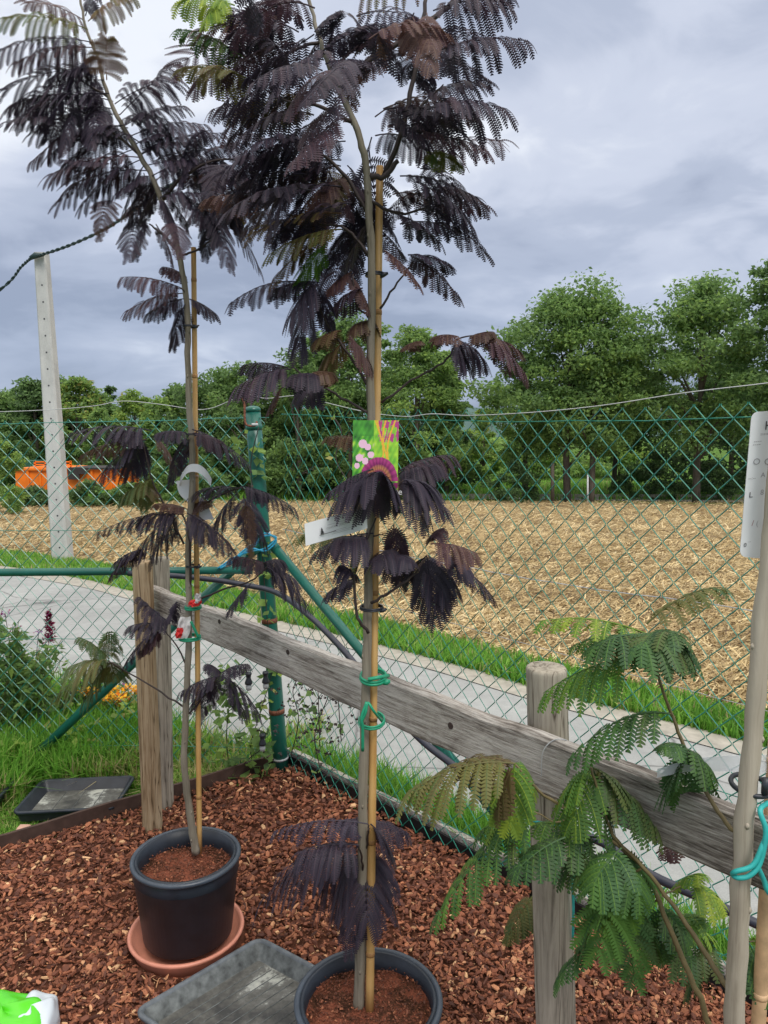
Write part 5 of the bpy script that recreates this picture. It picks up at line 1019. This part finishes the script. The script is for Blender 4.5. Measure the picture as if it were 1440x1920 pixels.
# right group of big trees
far_tree('broadleaf_tree', 1064, 945, 532, 350, 29.5, .45, 'big green tree right of the sky gap, leftmost of the tall right group', n=17000, lsize=.17, crown_lo=.28, clumps=95, trunk=.16)
far_tree('broadleaf_tree', 1108, 943, 560, 260, 28.8, .50, 'bright leaved tree with a bare dark trunk under the tall right group', n=9000, lsize=.16, crown_lo=.30, clumps=60, trunk=.14)
far_tree('broadleaf_tree', 1305, 948, 515, 330, 29.0, .46, 'airy tall tree with branches showing against the sky, near the right edge', n=13000, lsize=.17, crown_lo=.30, clumps=80, trunk=.17)
far_tree('broadleaf_tree', 1450, 948, 480, 260, 27.5, .38, 'dense dark tree cut by the right picture edge', n=12000, lsize=.17, crown_lo=.2, clumps=70)
far_tree('broadleaf_tree', 985, 940, 665, 210, 31, .55, 'low light green tree beside the sky gap', n=6000, lsize=.15, crown_lo=.3, clumps=40)
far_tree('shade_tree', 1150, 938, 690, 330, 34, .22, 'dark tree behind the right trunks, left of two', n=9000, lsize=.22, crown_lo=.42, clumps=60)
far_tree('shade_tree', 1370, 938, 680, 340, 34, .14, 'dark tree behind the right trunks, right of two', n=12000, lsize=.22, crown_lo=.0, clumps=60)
# middle group
far_tree('broadleaf_tree', 780, 940, 604, 215, 31, .52, 'green tree behind the middle stake with a rounded light top', n=15000, lsize=.15, crown_lo=.1, clumps=70)
far_tree('broadleaf_tree', 655, 940, 590, 240, 32, .42, 'tree just left of the middle trunk, upper branches showing', n=9000, lsize=.15, crown_lo=.1, clumps=55)
far_tree('broadleaf_tree', 560, 940, 655, 210, 31, .38, 'round green tree right of the corner post', n=9000, lsize=.15, crown_lo=.05, clumps=55)
far_tree('broadleaf_tree', 465, 940, 682, 200, 33, .40, 'green tree directly behind the corner post', n=8000, lsize=.15, crown_lo=.05, clumps=50)
far_tree('broadleaf_tree', 375, 940, 700, 190, 34, .36, 'dull green tree behind the left stake', n=7000, lsize=.15, crown_lo=.05, clumps=45)
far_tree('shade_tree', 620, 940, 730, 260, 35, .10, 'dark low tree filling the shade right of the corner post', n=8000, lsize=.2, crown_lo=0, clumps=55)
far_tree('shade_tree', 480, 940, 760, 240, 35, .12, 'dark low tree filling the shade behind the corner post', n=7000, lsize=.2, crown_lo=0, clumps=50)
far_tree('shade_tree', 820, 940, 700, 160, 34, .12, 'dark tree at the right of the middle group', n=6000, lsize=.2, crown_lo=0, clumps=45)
far_tree('young_tree', 905, 938, 760, 90, 38, .72, 'light yellow green young tree seen in the gap between the groups', n=5000, lsize=.16, crown_lo=.05, clumps=40)
far_tree('young_tree', 850, 938, 800, 90, 37, .5, 'low green tree left of the bright gap', n=3500, lsize=.16, crown_lo=.0, clumps=30)
# filling trees of the belt
for px, pt, w_, Y_, ti, lb in ((600, 632, 170, 33, .45, 'middle belt tree with a sloping top, left of the middle trunk'), (705, 600, 170, 33.5, .55, 'lighter belt tree showing between the middle trunk and its stake'), (835, 655, 110, 32, .5, 'slim tree on the right flank of the middle group'), (515, 668, 150, 34, .48, 'belt tree rising just right of the corner post cap'), (425, 692, 150, 35, .42, 'belt tree left of the corner post cap'), (335, 714, 120, 36, .42, 'belt tree left of the left trunk behind the fence top'), (300, 746, 110, 35, .58, 'low lime belt tree between the lime tree and the left trunk'), (200, 742, 120, 38, .45, 'belt tree under the small grey green tree top'), (112, 704, 120, 38.5, .38, 'belt tree with its top right beside the concrete pole'), (38, 722, 110, 39, .40, 'belt tree left of the concrete pole')):
    far_tree('broadleaf_tree', px, 935, pt, w_*1.15, Y_, ti, lb, n=6500, lsize=.19, crown_lo=.05, clumps=42)
far_tree('shade_tree', 1000, 934, 815, 260, 46, .62, 'distant hedge tree behind the right trunks, left of two', n=5000, lsize=.24, crown_lo=.0, clumps=36)
far_tree('shade_tree', 1160, 934, 825, 260, 47, .58, 'distant hedge tree behind the right trunks, right of two', n=5000, lsize=.24, crown_lo=.0, clumps=36)
# left group
far_tree('broadleaf_tree', 5, 930, 735, 210, 38, .45, 'green tree at the far left edge behind the pole', n=7000, lsize=.2, crown_lo=.05, clumps=45)
far_tree('broadleaf_tree', 72, 930, 708, 150, 37, .30, 'dark green tree right behind the concrete pole', n=7000, lsize=.2, crown_lo=.05, clumps=45)
far_tree('broadleaf_tree', 150, 930, 700, 160, 37, .62, 'olive tinted tree just right of the concrete pole', n=8000, lsize=.2, crown_lo=.05, clumps=45, tw=.25)
far_tree('thin_tree', 215, 930, 714, 45, 42, .2, 'small grey green tree top rising above the olive tree', n=1200, lsize=.2, crown_lo=.5, clumps=14)
far_tree('broadleaf_tree', 258, 930, 732, 130, 36, .72, 'bright lime green tree left of the left stake', n=8000, lsize=.18, crown_lo=.05, clumps=45)
far_tree('broadleaf_tree', 195, 930, 765, 110, 35, .50, 'low green tree between the olive and lime trees', n=5000, lsize=.18, crown_lo=.0, clumps=35)
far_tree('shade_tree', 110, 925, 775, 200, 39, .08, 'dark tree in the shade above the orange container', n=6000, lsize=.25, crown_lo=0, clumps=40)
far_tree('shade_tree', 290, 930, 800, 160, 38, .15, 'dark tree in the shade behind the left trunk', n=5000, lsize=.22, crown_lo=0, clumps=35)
far_tree('hedge_bush', -5, 950, 815, 120, 22, .66, 'rounded bright green conifer bush at the left picture edge', 'bush', n=9000, lsize=.08, crown_lo=.0, clumps=60, group='bushes at the field edge', tlim=False)
for i, (px, pb_, pt_, w_, Y_, ti, lb_, nn_) in enumerate([
 (70, 946, 915, 110, 26.2, .22, 'dark green bush under the orange container, left of the pole', 3500), (170, 946, 905, 110, 26, .30, 'green bush right of the pole below the container', 3500), (245, 946, 905, 90, 26, .34, 'green bush left of the left stake at the field edge', 3000), (300, 946, 870, 120, 29, .45, 'broad grassy green bush behind the left stake', 4500), (400, 944, 880, 100, 30, .40, 'green bush between the left stake and the corner post', 3000),
 (965, 942, 868, 110, 29.3, .22, 'grey green spreading bush left of the right trunks', 4500), (1165, 938, 890, 60, 31, .2, 'small dark bush between the right trunks', 1500), (1230, 938, 870, 110, 31, .15, 'dark bush right of the third trunk', 3000), (1340, 938, 880, 110, 31, .18, 'dark bush near the right edge at the far road', 3000), (700, 940, 880, 100, 31.5, .15, 'dark bush behind the middle trunk at the field edge', 2500), (560, 940, 885, 100, 31.5, .18, 'dark bush at the field edge right of the corner post', 2500)]):
    far_tree('hedge_bush', px, pb_, pt_, w_, Y_, ti, lb_, 'bush', n=nn_, lsize=.10, crown_lo=.0, clumps=26, group='bushes at the field edge', tlim=False, trunk=.05)
def pole_(name, px, pb_, pt_, Y, r, mat, label, cat):
    b = at(px, pb_, Y); b[2] = float(tz(Y)); t = thing(name, b, label, cat); g = G(); tp_ = at(px, pt_, Y); tube(g, [b, (b+tp_)/2, tp_], r, 8); g.build('shaft', mat, t, True); return t
pole_('thin_post', 1036, 942, 868, 28.5, .07, 'trunk', 'thin dark straight post left of the right tree trunks', 'post')
pole_('white_stake', 1102, 940, 890, 28.6, .035, 'white_plastic', 'thin white stake leaning on the middle right trunk', 'stake')
g = G(); a = at(740, 928, 31.5); b = at(1500, 930.5, 30.5); dgr = nrm(b-a); box(g, (a+b)/2, (np.linalg.norm(b-a), .06, .12), np.array([dgr, np.cross(UP, dgr), UP])); tag(g.build('guard_rail', 'post_grey'), 'low grey barrier running along the far road', 'barrier')
# distant wooded hill closing the gap
g = G(); xs = np.linspace(-300, 300, 60); V = []
for x_ in xs: V += [[x_, 420, -6], [x_, 450, 14+4*math.sin(x_*.02)+2*math.sin(x_*.07)]]
V = np.array(V); i = np.arange(59)*2; g.add(V, np.stack([i, i+2, i+3, i+1], 1)); MAT['hill'] = plain('hill_woods', (.10, .16, .15), 0.9, 0.1, .3, .05, 0); tag(g.build('hills', 'hill', None, True), kind='structure')
# far meadow grass
n = 14000; y = rng.uniform(30.2, 40, n); x = rng.uniform(-18, 22, n); blades('meadow_grass', x, y, tz(y), rng.uniform(.15, .5, n), np.clip(rng.normal(.55, .25, n), 0, 1), 'rough grass under the trees beyond the field', (.01, .03))

# ------------------------------------------------------------------ left garden plants
def weed(name, base, hgt, spread, nst, leaf, tint, label, cat='plant', flower=None, nl=60, stem='twig_red', group=None):
    t = thing(name, base, label, cat, group); gs = G(); gl = G(); blooms = []
    for k in range(nst):
        a = rng.uniform(0, 6.28); tp = base+np.array([math.cos(a)*spread*rng.random(), math.sin(a)*spread*.5*rng.random(), hgt*rng.uniform(.75, 1.05)])
        P = smooth_path([base, (base+tp)/2+np.array([rng.normal(0, .03), rng.normal(0, .02), .03]), tp], 5); tube(gs, P, np.linspace(.004, .0015, len(P)), 5)
        for q in range(nl//nst+1):
            s = rng.uniform(.15, 1); c = P[int(s*(len(P)-1))]; leafcloud(gl, c, 3, leaf, tint, (.035, .035, .03), .3, .34, .2, .12)
        if flower: gf = G(); flower(gf, tp); blooms.append(gf)
    gs.build('stems', stem, t, True); gl.build('leaves', 'tree_leaf', t)
    for gf in blooms: gf.build('bloom', 'flower', t)
    return t
weed('leafy_bush', on(-20, 1420), .75, .45, 14, .055, .45, 'dark tangled leafy plant at the left edge behind the fence pipe', nl=700)
weed('leafy_bush', on(60, 1400), .55, .35, 12, .045, .7, 'reddish green bushy plant under the amaranth spike', nl=420)
weed('leafy_bush', on(150, 1380), .35, .3, 10, .04, .15, 'low dark seeded weed beside the left brace tube', nl=160, stem='twig')
def spike(gf, tp):
    for k in range(26):
        s = k/26; c = tp+UP*(.16*(s-.1)); leafcloud(gf, c, 12, .022, .12, (.028*(1-s)+.003, .028*(1-s)+.003, .01), .2, .4, -.5, .12)
t = weed('amaranth', on(112, 1400)+np.array([0, -.02, 0]), .66, .02, 1, .07, .30, 'plant with an upright dark crimson flower spike in front of the road', 'flower', spike, nl=26, stem='twig')
def pink(gf, tp): leafcloud(gf, tp, 22, .014, .42, (.03, .03, .02), .3, .6, 0, .12)
weed('pink_flower_plant', on(30, 1400), .74, .25, 7, .075, .28, 'tall stems with small pink and purple blooms at the left edge', 'flower', pink, nl=90, stem='twig')
def org(gf, tp): leafcloud(gf, tp, 40, .022, .95, (.03, .03, .015), .9, .7, 0, .14)
weed('marigold_clump', on(215, 1395)+np.array([0, .1, 0]), .26, .20, 22, .04, .5, 'clump of yellow and orange flowers beside the tall wooden post', 'flower', org, nl=120)
# climbing plant around the corner post
def vine(name, pts, n, leaf, tint, label, seedheads=0, rad=.06):
    P = smooth_path(pts, 8); t = thing(name, P[0], label, 'climbing plant'); g = G(); tube(g, P, .0022, 5); g.build('stem', 'twig', t, True); g = G()
    for _ in range(n):
        c = P[rng.integers(0, len(P))]+rng.normal(0, rad, 3)*[1, .5, 1]; leafcloud(g, c, 2, leaf, tint, (.015, .015, .015), .2, .75, .4, .15)
    g.build('leaves', 'tree_leaf', t)
    if seedheads:
        g = G()
        for _ in range(seedheads):
            c = P[rng.integers(0, len(P))]+rng.normal(0, rad*1.3, 3)*[1, .4, 1]; leafcloud(g, c, 5, .014, .03, (.008, .008, .008), .2, .8, 0, .03)
        tag(g.build('seed_heads', 'twig', t), kind='stuff')
fy = lambda a: fenceY(a)-.03
vine('bindweed', [on(480, 1460), at(470, 1400, 3.45), at(490, 1330, 3.45), at(510, 1250, 3.44), at(500, 1150, 3.44), at(488, 1000, 3.46), at(470, 880, 3.46), at(485, 800, 3.46)], 75, .045, .62, 'thin bindweed with bright leaves climbing left of the corner post', 6, .035)
vine('withered_weed', [at(545, 1420, 3.4), at(560, 1350, 3.3), at(550, 1290, 3.3), at(590, 1250, 3.2), at(600, 1400, 3.15)], 26, .035, .5, 'withered seeded weed on the mesh just right of the corner post', 60, .05)
vine('withered_weed', [at(600, 1440, 3.1), at(590, 1380, 3.1), at(610, 1320, 3.05), at(630, 1290, 3.0), at(640, 1390, 3.0)], 10, .035, .5, 'withered brown seed heads hanging on the mesh left of the middle trunk', 70, .05)
vine('green_weed', [on(430, 1450), at(425, 1380, 3.4), at(430, 1320, 3.4), at(440, 1290, 3.4)], 60, .05, .55, 'leafy green weed between the left stake and the corner post', 0, .06)
vine('green_weed', [on(440, 1452), at(470, 1420, 3.4), at(500, 1400, 3.4)], 34, .06, .4, 'dark broad leaved weed at the foot of the corner post', 0, .05)
vine('dry_twigs', [at(650, 900, 2.9), at(630, 860, 2.95), at(640, 810, 2.95), at(625, 780, 2.98)], 3, .03, .9, 'dry pale twigs caught in the mesh left of the picture card', 0, .03)
# dry grass heaps and bits near edging
n = 2600; x = rng.uniform(-2.3, -.6, n); dline = rng.uniform(.05, .5, n); base_ = CORN[None]+dL[None]*((CORN[0]-x)/abs(dL[0]))[:, None]-nL[None]*dline[:, None]
base_ = base_[~lmask(base_[:, 0], base_[:, 1])]; n = len(base_); x = base_[:, 0]
blades('dry_grass', base_[:, 0], base_[:, 1], 0*x+.01, rng.uniform(.02, .10, n), np.clip(rng.normal(.93, .06, n), 0, 1), 'dry straw coloured grass along the outside of the left edging', (.0015, .004), 2.0)
print('TOTAL OBJECTS', len(bpy.data.objects))
